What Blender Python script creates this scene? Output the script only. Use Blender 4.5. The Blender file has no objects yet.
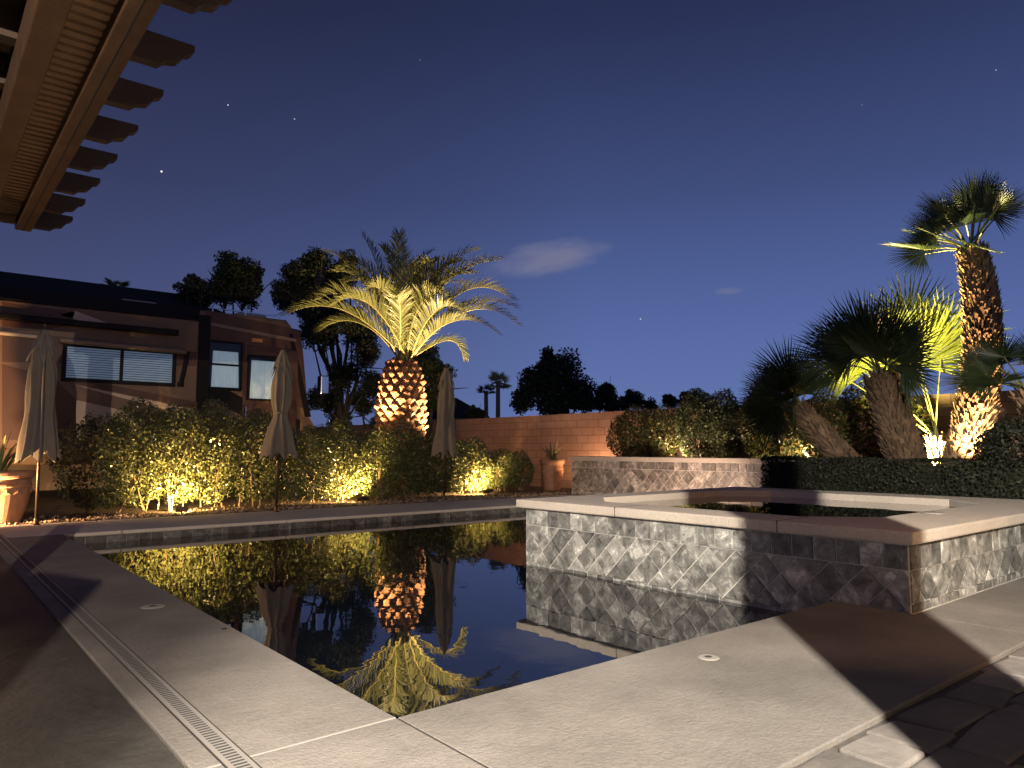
import bpy, math, random
import numpy as np
from mathutils import Vector, Matrix
random.seed(7); rng = np.random.default_rng(7)
R = math.radians
sc = bpy.context.scene
col = sc.collection

# ---------------------------------------------------------------- camera
CAM = np.array([0, 0, 1.05]); FPX = 730.3
PITCH, YAW = R(5.06), R(39.516)
F_ = np.array([math.sin(YAW)*math.cos(PITCH), math.cos(YAW)*math.cos(PITCH), math.sin(PITCH)])
R_ = np.array([math.cos(YAW), -math.sin(YAW), 0]); U_ = np.cross(R_, F_)
def ray(x, y): return F_*FPX + R_*(x-512) + U_*(384-y)
def at_depth(x, y, d):            # point at a distance d in front of the viewpoint
    r = ray(x, y); return CAM + r/FPX*d
def at_y(x, y, Y): r = ray(x, y); return CAM + r*(Y/r[1])
def at_x(x, y, X): r = ray(x, y); return CAM + r*(X/r[0])
cd = bpy.data.cameras.new('camera'); cam = bpy.data.objects.new('camera', cd); col.objects.link(cam)
cam.location = CAM; cam.rotation_euler = (R(90)+PITCH, 0, -YAW)
cd.sensor_width = 36; cd.lens = 36*FPX/1024; cd.clip_start = .02; cd.clip_end = 2000
sc.camera = cam

# ---------------------------------------------------------------- object helpers
def tag(o, label=None, cat=None, group=None, kind=None):
    if label: o['label'] = label
    if cat: o['category'] = cat
    if group: o['group'] = group
    if kind: o['kind'] = kind
    return o
def empty(name, loc, label, cat, group=None):
    o = bpy.data.objects.new(name, None); col.objects.link(o); o.location = loc; o.empty_display_size = .2
    return tag(o, label, cat, group)
def wloc(o):
    v = Vector((0, 0, 0))
    while o: v = v + o.location; o = o.parent
    return np.array(v)
class MB:
    def __init__(s): s.v = []; s.f = []; s.c = []
    def add(s, vs, fs, colr=None):
        n = len(s.v); s.v.extend([tuple(map(float, p)) for p in vs]); s.f.extend([tuple(i+n for i in f) for f in fs])
        s.c.extend([colr]*len(fs)); return s
    def box(s, a, b, colr=None):
        x0, y0, z0 = a; x1, y1, z1 = b
        return s.add([(x0,y0,z0),(x1,y0,z0),(x1,y1,z0),(x0,y1,z0),(x0,y0,z1),(x1,y0,z1),(x1,y1,z1),(x0,y1,z1)],
              [(0,3,2,1),(4,5,6,7),(0,1,5,4),(1,2,6,5),(2,3,7,6),(3,0,4,7)], colr)
    def prism(s, prof, fn, d0, d1, colr=None):        # profile (a,b) list, fn(a,b,d) -> xyz
        n = len(prof)
        vs = [fn(a, b, d0) for a, b in prof] + [fn(a, b, d1) for a, b in prof]
        fs = [tuple(range(n))[::-1], tuple(range(n, 2*n))] + [(i, (i+1)%n, n+(i+1)%n, n+i) for i in range(n)]
        return s.add(vs, fs, colr)
    def tube(s, pts, rad, n=8, colr=None, cap=True):
        pts = [np.array(p, float) for p in pts]
        if not hasattr(rad, '__len__'): rad = [rad]*len(pts)
        vs = []; up = None
        for i, p in enumerate(pts):
            t = pts[min(i+1, len(pts)-1)] - pts[max(i-1, 0)]; t = t/(np.linalg.norm(t)+1e-9)
            if up is None: up = np.array([1., 0, 0]) if abs(t[0]) < .8 else np.array([0, 1., 0])
            a = np.cross(t, up); a /= np.linalg.norm(a); b = np.cross(a, t); up = b
            for k in range(n):
                q = 2*math.pi*k/n; vs.append(p + rad[i]*(a*math.cos(q) + b*math.sin(q)))
        fs = []
        for i in range(len(pts)-1):
            for k in range(n): fs.append((i*n+k, i*n+(k+1)%n, (i+1)*n+(k+1)%n, (i+1)*n+k))
        if cap: fs.append(tuple(range(n))[::-1]); fs.append(tuple((len(pts)-1)*n+k for k in range(n)))
        return s.add(vs, fs, colr)
    def lathe(s, prof, c, n=24, colr=None):           # (r,z) list around a vertical axis at c
        vs = [(c[0]+r*math.cos(2*math.pi*k/n), c[1]+r*math.sin(2*math.pi*k/n), c[2]+z) for r, z in prof for k in range(n)]
        fs = [(i*n+k, i*n+(k+1)%n, (i+1)*n+(k+1)%n, (i+1)*n+k) for i in range(len(prof)-1) for k in range(n)]
        return s.add(vs, fs, colr)
    def build(s, name, mat, parent=None, smooth=False, bevel=0, **tags):
        me = bpy.data.meshes.new(name)
        off = wloc(parent) if parent else np.zeros(3)
        org = tags.pop('origin', None)
        if parent is None and org is not None: off = np.array(org, float)
        v = np.array(s.v) - off
        me.from_pydata([tuple(p) for p in v], [], s.f)
        mats = mat if isinstance(mat, (list, tuple)) else [mat]
        for m in mats: me.materials.append(m)
        if len(mats) > 1: me.polygons.foreach_set('material_index', [c or 0 for c in s.c])
        elif any(c is not None for c in s.c):
            at = me.attributes.new('tone', 'FLOAT', 'FACE'); at.data.foreach_set('value', [c if c is not None else .5 for c in s.c])
        if smooth: me.polygons.foreach_set('use_smooth', [True]*len(me.polygons))
        me.update()
        o = bpy.data.objects.new(name, me); col.objects.link(o)
        if parent: o.parent = parent
        elif org is not None: o.location = org
        if bevel:
            b = o.modifiers.new('bevel', 'BEVEL'); b.width = bevel; b.segments = 2; b.limit_method = 'ANGLE'; b.angle_limit = R(50)
        return tag(o, **tags)
def fast_mesh(name, V, nper, mat, parent=None, **tags):   # V: (n, nper, 3) separate faces
    off = wloc(parent) if parent else np.zeros(3)
    V = np.asarray(V, float) - off; n = len(V)
    me = bpy.data.meshes.new(name)
    me.vertices.add(n*nper); me.vertices.foreach_set('co', V.reshape(-1).astype(np.float32))
    me.loops.add(n*nper); me.loops.foreach_set('vertex_index', np.arange(n*nper, dtype=np.int32))
    me.polygons.add(n); me.polygons.foreach_set('loop_start', np.arange(0, n*nper, nper, dtype=np.int32))
    me.polygons.foreach_set('loop_total', np.full(n, nper, dtype=np.int32))
    me.materials.append(mat); me.update(calc_edges=True)
    o = bpy.data.objects.new(name, me); col.objects.link(o)
    if parent: o.parent = parent
    return tag(o, **tags)

# ---------------------------------------------------------------- materials
class NT:
    def __init__(s, t): s.t = t
    def n(s, typ, **k):
        nd = s.t.nodes.new('ShaderNode'+typ)
        for a, b in k.items():
            if a in ('operation','blend_type','data_type','wave_type','bands_direction','attribute_name','attribute_type','noise_dimensions','feature','vector_type'): setattr(nd, a, b)
            else:
                key = int(a[1:]) if a[0] == '_' and a[1:].isdigit() else a.replace('_', ' ')
                s.set(nd, key, b)
        return nd
    def set(s, nd, key, b):
        i = nd.inputs[key]
        if hasattr(b, 'bl_idname') and b.bl_idname.startswith('ShaderNode'): s.t.links.new(b.outputs[0], i)
        elif isinstance(b, bpy.types.NodeSocket): s.t.links.new(b, i)
        else: i.default_value = b
    def ramp(s, fac, stops):
        nd = s.t.nodes.new('ShaderNodeValToRGB'); s.t.links.new(fac.outputs[0] if hasattr(fac, 'outputs') else fac, nd.inputs[0])
        e = nd.color_ramp.elements
        while len(e) < len(stops): e.new(.5)
        for el, (p, c) in zip(e, stops):
            el.position = p; el.color = (*c, 1) if hasattr(c, '__len__') else (c, c, c, 1)
        return nd
    def mix(s, f, a, b, mode='MIX'):
        nd = s.t.nodes.new('ShaderNodeMix'); nd.data_type = 'RGBA'; nd.blend_type = mode
        for i, x in ((0, f), (6, a), (7, b)):
            if isinstance(x, tuple) and len(x) == 3: x = (*x, 1)
            s.set(nd, i, x)
        return nd.outputs[2]
    def math(s, op, a, b=None, c=None):
        nd = s.t.nodes.new('ShaderNodeMath'); nd.operation = op
        for i, x in enumerate((a, b, c)):
            if x is not None: s.set(nd, i, x)
        return nd.outputs[0]
def new_mat(name):
    m = bpy.data.materials.new(name); m.use_nodes = True; t = m.node_tree; t.nodes.clear()
    out = t.nodes.new('ShaderNodeOutputMaterial'); return m, NT(t), out
def P(name, base, rough=.6, noise=None, bump=None, metal=0, spec=.5, tone=None, island=None, trans=0, emit=None, coat=0):
    """principled; noise=(scale, dark factor, detail) mottles, bump=(scale, strength, distance)"""
    m, N, out = new_mat(name)
    b = N.n('BsdfPrincipled'); N.t.links.new(b.outputs[0], out.inputs[0])
    tc = N.n('TexCoord').outputs['Object']
    colr = (*base, 1)
    if noise:
        nz = N.n('TexNoise', Vector=tc, Scale=noise[0], Detail=noise[2] if len(noise) > 2 else 6., Roughness=.62)
        r = N.ramp(nz, [(.3, noise[1]), (.7, 1.)])
        colr = N.mix(1., colr, r.outputs[0], 'MULTIPLY')
    if tone:
        a = N.n('Attribute', attribute_name='tone')
        r = N.ramp(a.outputs['Fac'], tone); colr = N.mix(1., colr, r.outputs[0], 'MULTIPLY')
    if island:
        g = N.n('NewGeometry'); r = N.ramp(g.outputs['Random Per Island'], island)
        colr = N.mix(1., colr, r.outputs[0], 'MULTIPLY')
    N.set(b, 'Base Color', colr); b.inputs['Roughness'].default_value = rough; b.inputs['Metallic'].default_value = metal
    b.inputs['Specular IOR Level'].default_value = spec
    if coat: b.inputs['Coat Weight'].default_value = coat; b.inputs['Coat Roughness'].default_value = .06
    if bump:
        nz = N.n('TexNoise', Vector=tc, Scale=bump[0], Detail=8., Roughness=.65)
        bp = N.n('Bump', Strength=bump[1], Distance=bump[2], Height=nz.outputs[0]); N.set(b, 'Normal', bp)
    if emit:
        b.inputs['Emission Color'].default_value = (*emit[0], 1); b.inputs['Emission Strength'].default_value = emit[1]
    if trans:
        tr = N.n('BsdfTranslucent'); N.set(tr, 'Color', colr)
        ms = N.n('MixShader', _0=trans); N.t.links.new(b.outputs[0], ms.inputs[1]); N.t.links.new(tr.outputs[0], ms.inputs[2])
        N.t.links.new(ms.outputs[0], out.inputs[0])
    return m
M = {}
def concrete(name, base, stain=.72):
    m, N, out = new_mat(name); b = N.n('BsdfPrincipled', Roughness=.82); N.t.links.new(b.outputs[0], out.inputs[0])
    tc = N.n('TexCoord').outputs['Object']
    n1 = N.n('TexNoise', Vector=tc, Scale=1.3, Detail=7., Roughness=.65); n2 = N.n('TexNoise', Vector=tc, Scale=60., Detail=4., Roughness=.7)
    n3 = N.n('TexVoronoi', Vector=tc, Scale=90.)
    c = N.mix(1., (*base, 1), N.ramp(n1, [(.3, stain), (.72, 1.)]).outputs[0], 'MULTIPLY')
    c = N.mix(1., c, N.ramp(n2, [(.32, .82), (.62, 1.)]).outputs[0], 'MULTIPLY')
    n4 = N.n('TexNoise', Vector=tc, Scale=22., Detail=7., Roughness=.72)
    h = N.math('ADD', N.math('MULTIPLY', n2.outputs[0], .6), N.math('ADD', N.math('MULTIPLY', n3.outputs[0], .22), n4.outputs[0]))
    N.set(b, 'Base Color', c); N.set(b, 'Normal', N.n('Bump', Strength=.7, Distance=.010, Height=h)); return m
M['deck'] = concrete('brushed_concrete', (.26, .24, .218), .52)
M['coping'] = concrete('cast_stone', (.66, .585, .495), .82)
M['cap'] = concrete('cap_stone', (.50, .43, .36), .85)
M['joint'] = P('joint_line', (.25, .23, .21), .9)
M['crack'] = P('dark_joint', (.02, .018, .016), .9)
M['paver'] = P('stamped_paver', (.27, .25, .232), .75, (3.5, .55), (22, .5, .015), tone=[(0, .6), (1, 1.05)])
M['mortar'] = P('paver_joint', (.10, .09, .08), .95, (30, .6))
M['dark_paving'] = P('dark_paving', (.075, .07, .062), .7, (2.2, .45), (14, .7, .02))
M['mulch'] = P('mulch', (.14, .085, .05), .95, (26, .35), (40, 1., .03))
M['ground'] = P('desert_soil', (.12, .09, .065), .95, (.6, .6))
M['stucco'] = P('stucco', (.42, .33, .25), .9, (2, .8), (90, .4, .01))
def slate(name, base):
    m, N, out = new_mat(name); b = N.n('BsdfPrincipled', Roughness=.55); N.t.links.new(b.outputs[0], out.inputs[0])
    tc = N.n('TexCoord').outputs['Object']; a = N.n('Attribute', attribute_name='tone')
    off = N.n('VectorMath', operation='SCALE'); N.t.links.new(a.outputs['Vector'], off.inputs[0]); off.inputs['Scale'].default_value = 53.
    ad = N.n('VectorMath', operation='ADD', _0=tc, _1=off.outputs[0])
    n1 = N.n('TexNoise', Vector=ad.outputs[0], Scale=8., Detail=9., Roughness=.72, Distortion=.45)
    n2 = N.n('TexNoise', Vector=ad.outputs[0], Scale=26., Detail=6., Roughness=.7)
    c = N.mix(1., (*base, 1), N.ramp(n1, [(.36, .20), (.47, .5), (.55, .66), (.6, 1.25), (.66, 1.0)]).outputs[0], 'MULTIPLY')
    c = N.mix(1., c, N.ramp(n2, [(.3, .7), (.7, 1.1)]).outputs[0], 'MULTIPLY')
    c = N.mix(1., c, N.ramp(a.outputs['Fac'], [(0, .42), (.6, .85), (1, 1.2)]).outputs[0], 'MULTIPLY')
    N.set(b, 'Base Color', c)
    N.set(b, 'Normal', N.n('Bump', Strength=.55, Distance=.012, Height=N.math('ADD', n1.outputs[0], N.math('MULTIPLY', n2.outputs[0], .4)))); return m
M['slate'] = slate('slate_tile', (.60, .595, .555))
M['slate_warm'] = slate('tan_slate_tile', (.50, .44, .38))
M['grout'] = P('grout', (.66, .64, .60), .95, (40, .7))
def water(name):
    m, N, out = new_mat(name); b = N.n('BsdfPrincipled', Roughness=.012, IOR=1.95); N.t.links.new(b.outputs[0], out.inputs[0])
    b.inputs['Base Color'].default_value = (.0035, .005, .008, 1)
    tc = N.n('TexCoord').outputs['Object']; n1 = N.n('TexNoise', Vector=tc, Scale=2.4, Detail=2.)
    n2 = N.n('TexNoise', Vector=tc, Scale=9., Detail=1.)
    N.set(b, 'Normal', N.n('Bump', Strength=.05, Distance=.02, Height=N.math('ADD', n1.outputs[0], N.math('MULTIPLY', n2.outputs[0], .25)))); return m
M['water'] = water('still_water')
def block(name):
    m, N, out = new_mat(name); b = N.n('BsdfPrincipled', Roughness=.9); N.t.links.new(b.outputs[0], out.inputs[0])
    tc = N.n('TexCoord').outputs['Object']; s = N.n('SeparateXYZ', Vector=tc); cb = N.n('CombineXYZ', X=s.outputs[1], Y=s.outputs[2])
    bt = N.n('TexBrick', Vector=cb.outputs[0], Scale=1., Mortar_Size=.007, Mortar_Smooth=.3, Brick_Width=.4, Row_Height=.2)
    bt.inputs['Color1'].default_value = (.37, .225, .165, 1); bt.inputs['Color2'].default_value = (.43, .265, .195, 1); bt.inputs['Mortar'].default_value = (.20, .12, .09, 1)
    n1 = N.n('TexNoise', Vector=tc, Scale=.8, Detail=7., Roughness=.65); n2 = N.n('TexNoise', Vector=tc, Scale=70., Detail=3.)
    c = N.mix(1., bt.outputs[0], N.ramp(n1, [(.3, .7), (.7, 1.05)]).outputs[0], 'MULTIPLY')
    N.set(b, 'Base Color', c)
    h = N.math('SUBTRACT', N.math('MULTIPLY', n2.outputs[0], .35), bt.outputs['Fac'])
    N.set(b, 'Normal', N.n('Bump', Strength=.6, Distance=.01, Height=h)); return m
M['block'] = block('block_masonry')
M['wood'] = P('stained_wood', (.13, .07, .036), .65, (6, .6), (30, .3, .01))
M['rafter'] = P('dark_stained_wood', (.055, .032, .02), .7, (6, .6), (30, .3, .01))
M['batten'] = P('batten_wood', (.26, .15, .08), .7, (9, .7))
isl = [(0, .3), (.5, .75), (.85, 1.1), (1, 1.9)]
M['leaf'] = P('shrub_leaf', (.10, .11, .045), .30, island=isl, trans=.1)
M['leaf_b'] = P('shrub_leaf_green', (.095, .115, .042), .42, island=isl, trans=.2)
M['leaf_red'] = P('photinia_leaf', (.085, .085, .03), .42, island=[(0, (.5,.75,.5)), (.6, (.9,1.,.8)), (.8, (1.1,1.05,.7)), (1, (2.1,.95,.7))], trans=.2)
M['leaf_box'] = P('box_leaf', (.024, .03, .013), .75, island=isl, trans=.15)
M['leaf_tree'] = P('tree_leaf', (.045, .055, .025), .6, island=isl, trans=.1)
M['bark'] = P('bark', (.10, .075, .055), .9, (14, .5), (20, .8, .02))
M['stem'] = P('stem', (.17, .12, .075), .85)
M['frond'] = P('date_frond', (.17, .175, .07), .4, island=[(0, .7), (1, 1.25)], trans=.22)
M['rachis'] = P('frond_rachis', (.32, .27, .10), .5)
M['fan'] = P('fan_leaf', (.22, .25, .055), .45, island=[(0, .8), (1, 1.15)], trans=.42)  # brighter copy of the palm leaf, uplight partly put into its colour
M['fan_streetlit'] = P('streetlit_fan_leaf', (.34, .32, .16), .5, trans=.2)  # street light put into the leaf colour, no such lamp is built
M['fan_shaded'] = P('shaded_fan_leaf', (.042, .064, .024), .42, island=[(0, .7), (1, 1.2)], trans=.15)  # darker copy of the palm leaf, shade put into its colour
M['petiole'] = P('petiole', (.20, .20, .07), .5)
M['boot'] = P('palm_boot', (.36, .17, .095), .85, (9, .5), island=[(0, .55), (1, 1.2)])
M['fibre'] = P('palm_fibre', (.40, .265, .15), .85, (12, .6), island=[(0, .45), (1, 1.2)])
M['fibre_shaded'] = P('shaded_palm_fibre', (.15, .095, .055), .85, (12, .6), island=[(0, .45), (1, 1.2)])  # trunk fibre darkened for the palms that stand in shade
M['core'] = P('trunk_core', (.10, .055, .03), .95)
M['canvas'] = P('taupe_canvas', (.14, .122, .098), .85, (5, .8), (140, .25, .004), trans=.05)
M['pole'] = P('bronze_pole', (.06, .045, .033), .4, metal=.6)
M['terra'] = P('terracotta', (.40, .215, .125), .8, (6, .55), (30, .4, .008))
M['blade'] = P('strap_leaf', (.16, .18, .065), .45, trans=.2)
M['black'] = P('black_plastic', (.012, .012, .013), .4)
M['bronze'] = P('bronze_metal', (.05, .035, .025), .45, metal=.7)
M['white'] = P('white_plastic', (.32, .30, .27), .5)
M['drain'] = P('drain_plastic', (.25, .235, .22), .5)
M['slot'] = P('drain_slot', (.05, .05, .05), .8)
M['lens'] = P('lit_lens', (1, .8, .5), .4, emit=((1, .72, .34), 60))
M['lens_flood'] = P('flood_lens', (1, .9, .8), .4, emit=((1, .8, .6), 40))
M['rv_tan'] = P('tan_paint', (.185, .108, .06), .6, (1.5, .85))
M['rv_brown'] = P('brown_paint', (.085, .036, .018), .55, (1.5, .85))
M['rv_cream'] = P('cream_paint', (.54, .41, .27), .6)
M['rv_black'] = P('black_paint', (.006, .005, .005), .55, spec=.2)
M['rv_awning'] = P('awning_cover', (.24, .17, .11), .45, metal=.2)
M['blind'] = P('glowing_blind_slat', (.45, .52, .6), .7, emit=((.45, .62, .85), .12))  # slats glow faintly in place of light inside the motorhome
M['curtain'] = P('glowing_curtain_cloth', (.62, .66, .68), .8, emit=((.55, .72, .85), .2))  # cloth emits a little, standing in for a lit interior
M['room'] = P('dark_room', (.02, .022, .025), .8)
def glass():
    m, N, out = new_mat('window_glass'); t = N.n('BsdfTransparent', Color=(.8, .85, .88, 1)); g = N.n('BsdfGlossy', Roughness=.02)
    fr = N.n('Fresnel', IOR=1.5); ms = N.n('MixShader', _0=fr.outputs[0])
    N.t.links.new(t.outputs[0], ms.inputs[1]); N.t.links.new(g.outputs[0], ms.inputs[2]); N.t.links.new(ms.outputs[0], out.inputs[0]); return m
M['glass'] = glass()
M['windshield'] = P('dark_windshield', (.01, .012, .015), .06)
M['mirror'] = P('mirror_face', (.8, .8, .8), .05, metal=1)
M['roof'] = P('roof_tile', (.014, .012, .011), .95, (3, .6))
M['chrome'] = P('chrome', (.7, .7, .7), .15, metal=1)
M['plug'] = P('amber_lamp', (.7, .3, .06), .3)

# ---------------------------------------------------------------- sky
w = bpy.data.worlds.new('World'); sc.world = w; w.use_nodes = True
N = NT(w.node_tree); N.t.nodes.clear()
wo = N.t.nodes.new('ShaderNodeOutputWorld'); bg = N.n('Background'); N.t.links.new(bg.outputs[0], wo.inputs[0])
tc = N.n('TexCoord').outputs['Generated']; vn = N.n('VectorMath', operation='NORMALIZE', _0=tc)
V = vn.outputs[0]; sep = N.n('SeparateXYZ', Vector=V)
elev = N.ramp(N.math('ADD', sep.outputs[2], 0.), [(0, (.102, .148, .335)), (.08, (.091, .135, .315)), (.20, (.065, .099, .26)), (.325, (.042, .062, .165)), (.53, (.0135, .0187, .055)), (1, (.006, .008, .026))])
elev.color_ramp.interpolation = "B_SPLINE"
# dusty purple glow low on the western side
west = N.n('VectorMath', operation='DOT_PRODUCT', _0=V, _1=(-.10, .98, .1))
wf = N.ramp(west.outputs['Value'], [(.62, 0.), (.99, 1.)])
sky = N.mix(wf.outputs[0], elev.outputs[0], N.mix(1., elev.outputs[0], (.66, .54, .49), 'MULTIPLY'))
# thin cloud lit by the town
def cloud(px, py, hw, hh, tilt, amt, seed, sky):
    d = ray(px, py); d /= np.linalg.norm(d); a = np.cross(d, [0, 0, 1.]); a /= np.linalg.norm(a); b = np.cross(a, d)
    a, b = a*math.cos(tilt)+b*math.sin(tilt), b*math.cos(tilt)-a*math.sin(tilt)
    u = N.n('VectorMath', operation='DOT_PRODUCT', _0=V, _1=tuple(a)).outputs['Value']
    v = N.n('VectorMath', operation='DOT_PRODUCT', _0=V, _1=tuple(b)).outputs['Value']
    f = N.n('VectorMath', operation='DOT_PRODUCT', _0=V, _1=tuple(d)).outputs['Value']
    cv = N.n('CombineXYZ', X=N.math('MULTIPLY', u, 9.), Y=N.math('MULTIPLY', v, 26.), Z=seed)
    nz = N.n('TexNoise', Vector=cv.outputs[0], Scale=1.4, Detail=4., Roughness=.5)
    q = N.math('ADD', N.math('POWER', N.math('ABSOLUTE', N.math('DIVIDE', u, hw)), 2.), N.math('POWER', N.math('ABSOLUTE', N.math('DIVIDE', v, hh)), 2.))
    k = N.math('SUBTRACT', N.math('ADD', 1.0, N.math('MULTIPLY', N.math('SUBTRACT', nz.outputs[0], .5), 1.7)), q)
    k = N.math('MULTIPLY', k, N.math('GREATER_THAN', f, .5))
    r = N.ramp(k, [(0, 0.), (1, amt)]); r.color_ramp.interpolation = 'EASE'
    return N.mix(r.outputs[0], sky, (.15, .155, .235))
sky = cloud(553, 258, .092, .026, R(9), .75, 3., sky)
sky = cloud(729, 291, .022, .006, 0, .4, 8., sky)
for px, py, s, br in ((161.5, 171.5, .0011, .9), (228, 105, .0008, .5), (294.5, 119, .0008, .35), (640.5, 319, .0009, .4), (996, 70, .0007, .25), (862, 105, .0006, .12), (420, 60, .0006, .15)):
    d = ray(px, py); d /= np.linalg.norm(d)
    f = N.n('VectorMath', operation='DISTANCE', _0=V, _1=tuple(d)).outputs['Value']
    k = N.math('MULTIPLY', N.math('LESS_THAN', f, s), br)
    sky = N.mix(1., sky, N.mix(1., (1., .95, .9, 1), k, 'MULTIPLY'), 'ADD')
N.set(bg, 'Color', sky); bg.inputs['Strength'].default_value = 1.27

# ---------------------------------------------------------------- setting: ground, deck, pool
MB().add([(-500,-500,-.5),(500,-500,-.5),(500,500,-.5),(-500,500,-.5)], [(0,1,2,3)]).build('ground', M['ground'], kind='structure')
dk = MB()
dk.box((.78, 2.583, -.3), (1.54, 10.57, 0)); dk.box((.78, 1.38, -.3), (1.538, 2.579, 0)); dk.box((1.545, 1.38, -.3), (5.0, 2.58, 0)); dk.box((5.0, 1.38, -.3), (14, 2.045, 0))
dk.build('pool_deck', M['deck'], kind='structure', bevel=.006)
MB().box((.79, 2.5765, -.02), (1.535, 2.586, .0015)).build('deck_joint', M['joint'], kind='structure')
MB().box((1.537, 1.39, -.02), (1.5465, 2.57, -.003)).build('deck_groove', M['crack'], kind='structure')
cp = MB(); xs = [.78, 2.2, 4.4, 6.6, 8.8, 11.9]
for a, b in zip(xs, xs[1:]): cp.box((a+.003, 10.575, -.05), (b-.003, 12.25, 0))
cp.build('pool_coping', M['coping'], kind='structure', bevel=.015)
bs = MB(); bs.box((.8, 10.6, -1.6), (11.9, 11, -.051)); bs.box((1.3, 2.2, -1.6), (1.52, 10.6, -.31)); bs.box((1.52, 2.2, -1.6), (11.9, 2.56, -.31)); bs.box((1.3, 2.2, -1.7), (11.9, 10.6, -1.6)); bs.box((11.5, 2.5, -1.6), (11.9, 10.6, -.05))
bs.build('pool_basin', M['grout'], kind='structure')
MB().add([(1.5,2.5,-.14),(11.6,2.5,-.14),(11.6,10.62,-.14),(1.5,10.62,-.14)], [(0,1,2,3)]).build('pool_water', M['water'], kind='structure')
wt = MB(); x = 1.6
while x < 11.4:
    L = random.uniform(.14, .3); wt.box((x, 10.588, -.2), (x+L-.006, 10.6, -.052), random.random()); x += L
wt.build('waterline_tile', slate('dark_slate_tile', (.25, .24, .22)), kind='structure')

# pavers beside the deck
def pavers(x0, x1, y0, y1, name, mat, s, zt, amp=.03):
    m = MB(); y = y0; row = 0
    while y < y1-.05:
        h = s*random.uniform(.75, 1.2); h = min(h, y1-y)
        x = x0 - (s*.7 if row % 2 else 0)
        while x < x1:
            L = s*random.uniform(1.2, 2.1); a, b = max(x, x0), min(x+L, x1)
            if b-a > .1:
                q = [(a+.008, y+.008), (b-.008, y+.008), (b-.008, y+h-.008), (a+.008, y+h-.008)]
                q = [(px+random.uniform(-1, 1)*amp*.35, py+random.uniform(-1, 1)*amp*.35) for px, py in q]
                dz = random.uniform(-.003, .002)
                m.add([(px, py, zt-.04) for px, py in q] + [(px, py, zt+dz+random.uniform(-.002, .002)) for px, py in q],
                      [(4,5,6,7),(0,1,5,4),(1,2,6,5),(2,3,7,6),(3,0,4,7)], random.random())
            x += L
        y += h; row += 1
    return m.build(name, mat, kind='structure', bevel=.01)
pavers(.2, 9, -2.25, 1.372, 'patio_pavers', M['paver'], .20, -.008, .06)
MB().box((-8, -2.28, -.3), (14, 1.378, -.022)).build('paver_bed', M['mortar'], kind='structure')
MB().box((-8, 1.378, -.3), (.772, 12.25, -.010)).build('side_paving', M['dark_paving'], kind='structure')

# planting beds
bed = MB(); g = 46
bed.box((-30, 12.255, -.45), (13.7, 45, .0)); bed.box((11.9, 9.8, -.45), (13.7, 12.255, 0.))
bed.build('planting_bed', M['mulch'], kind='structure')
up = MB(); up.box((12.03, -3, -.4), (13.7, 12.2, .74)); up.box((9.02, -3, -.4), (12.0, 6.3, .46)); up.box((8.98, -3, -.4), (9.02, 2.0, .3))
up.build('raised_bed', M['mulch'], kind='structure')
# loose pebbles on the mulch
pv = []
for i in range(1500):
    x, y = random.uniform(1.0, 13.2), 12.3 + abs(random.gauss(0, .55))
    s = random.uniform(.012, .035); a = random.uniform(0, 6.28); c_, s_ = math.cos(a)*s, math.sin(a)*s
    z = .002; t = (x, y, z+s*.9)
    b = [(x+c_, y+s_, z), (x-s_, y+c_*.8, z), (x-c_, y-s_, z), (x+s_, y-c_*.8, z)]
    for k in range(4): pv.append([b[k], b[(k+1) % 4], t])
fast_mesh('gravel', np.array(pv), 3, P('pebble', (.26, .19, .13), .9, island=[(0, .5), (1, 1.3)]), kind='stuff')

# ---------------------------------------------------------------- tile facing
def clip(poly, x0, x1, y0, y1):
    for ax, lim, sg in ((0, x0, 1), (0, x1, -1), (1, y0, 1), (1, y1, -1)):
        out = []
        for i in range(len(poly)):
            a, b = poly[i], poly[(i+1) % len(poly)]; da, db = (a[ax]-lim)*sg, (b[ax]-lim)*sg
            if da >= 0: out.append(a)
            if da*db < 0: t = da/(da-db); out.append((a[0]+(b[0]-a[0])*t, a[1]+(b[1]-a[1])*t))
        poly = out
        if len(poly) < 3: return []
    return poly
def tiles(m, L, z0, z1, fn, s=.165, gap=.0055, top=True, dia=.125):
    """a row of squares along the top, a field of diamonds, a thin strip at the base; fn(u, z, d) -> xyz"""
    def put(poly):
        if len(poly) < 3: return
        A = abs(sum(poly[i][0]*poly[(i+1) % len(poly)][1]-poly[(i+1) % len(poly)][0]*poly[i][1] for i in range(len(poly))))/2
        if A < .0006: return
        cx = sum(p[0] for p in poly)/len(poly); cy = sum(p[1] for p in poly)/len(poly)
        q = []
        for x, y in poly:
            d = math.hypot(x-cx, y-cy); k = max(0, 1-gap*1.5/d); q.append((cx+(x-cx)*k, cy+(y-cy)*k))
        n = len(q); t = random.random(); h = .008+random.uniform(0, .003)
        m.add([fn(x, y, 0) for x, y in q]+[fn(x, y, h) for x, y in q], [tuple(range(n, 2*n))]+[(i, (i+1) % n, n+(i+1) % n, n+i) for i in range(n)], t)
    zt = z1 - s if top else z1
    if top:
        u = 0
        while u < L-.02: put([(u, zt), (min(u+s, L), zt), (min(u+s, L), z1), (u, z1)]); u += s
    zb = z0 + .055
    u = 0
    while u < L-.02:
        l = s*random.uniform(.7, 1.3); put([(u, z0), (min(u+l, L), z0), (min(u+l, L), zb), (u, zb)]); u += l
    h = dia; j = 0; cy = zt
    while cy > zb-h:
        u = -h + (h if j % 2 else 0)
        while u < L+h:
            put(clip([(u-h, cy), (u, cy-h), (u+h, cy), (u, cy+h)], 0, L, zb, zt)); u += 2*h
        cy -= h; j += 1

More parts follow.
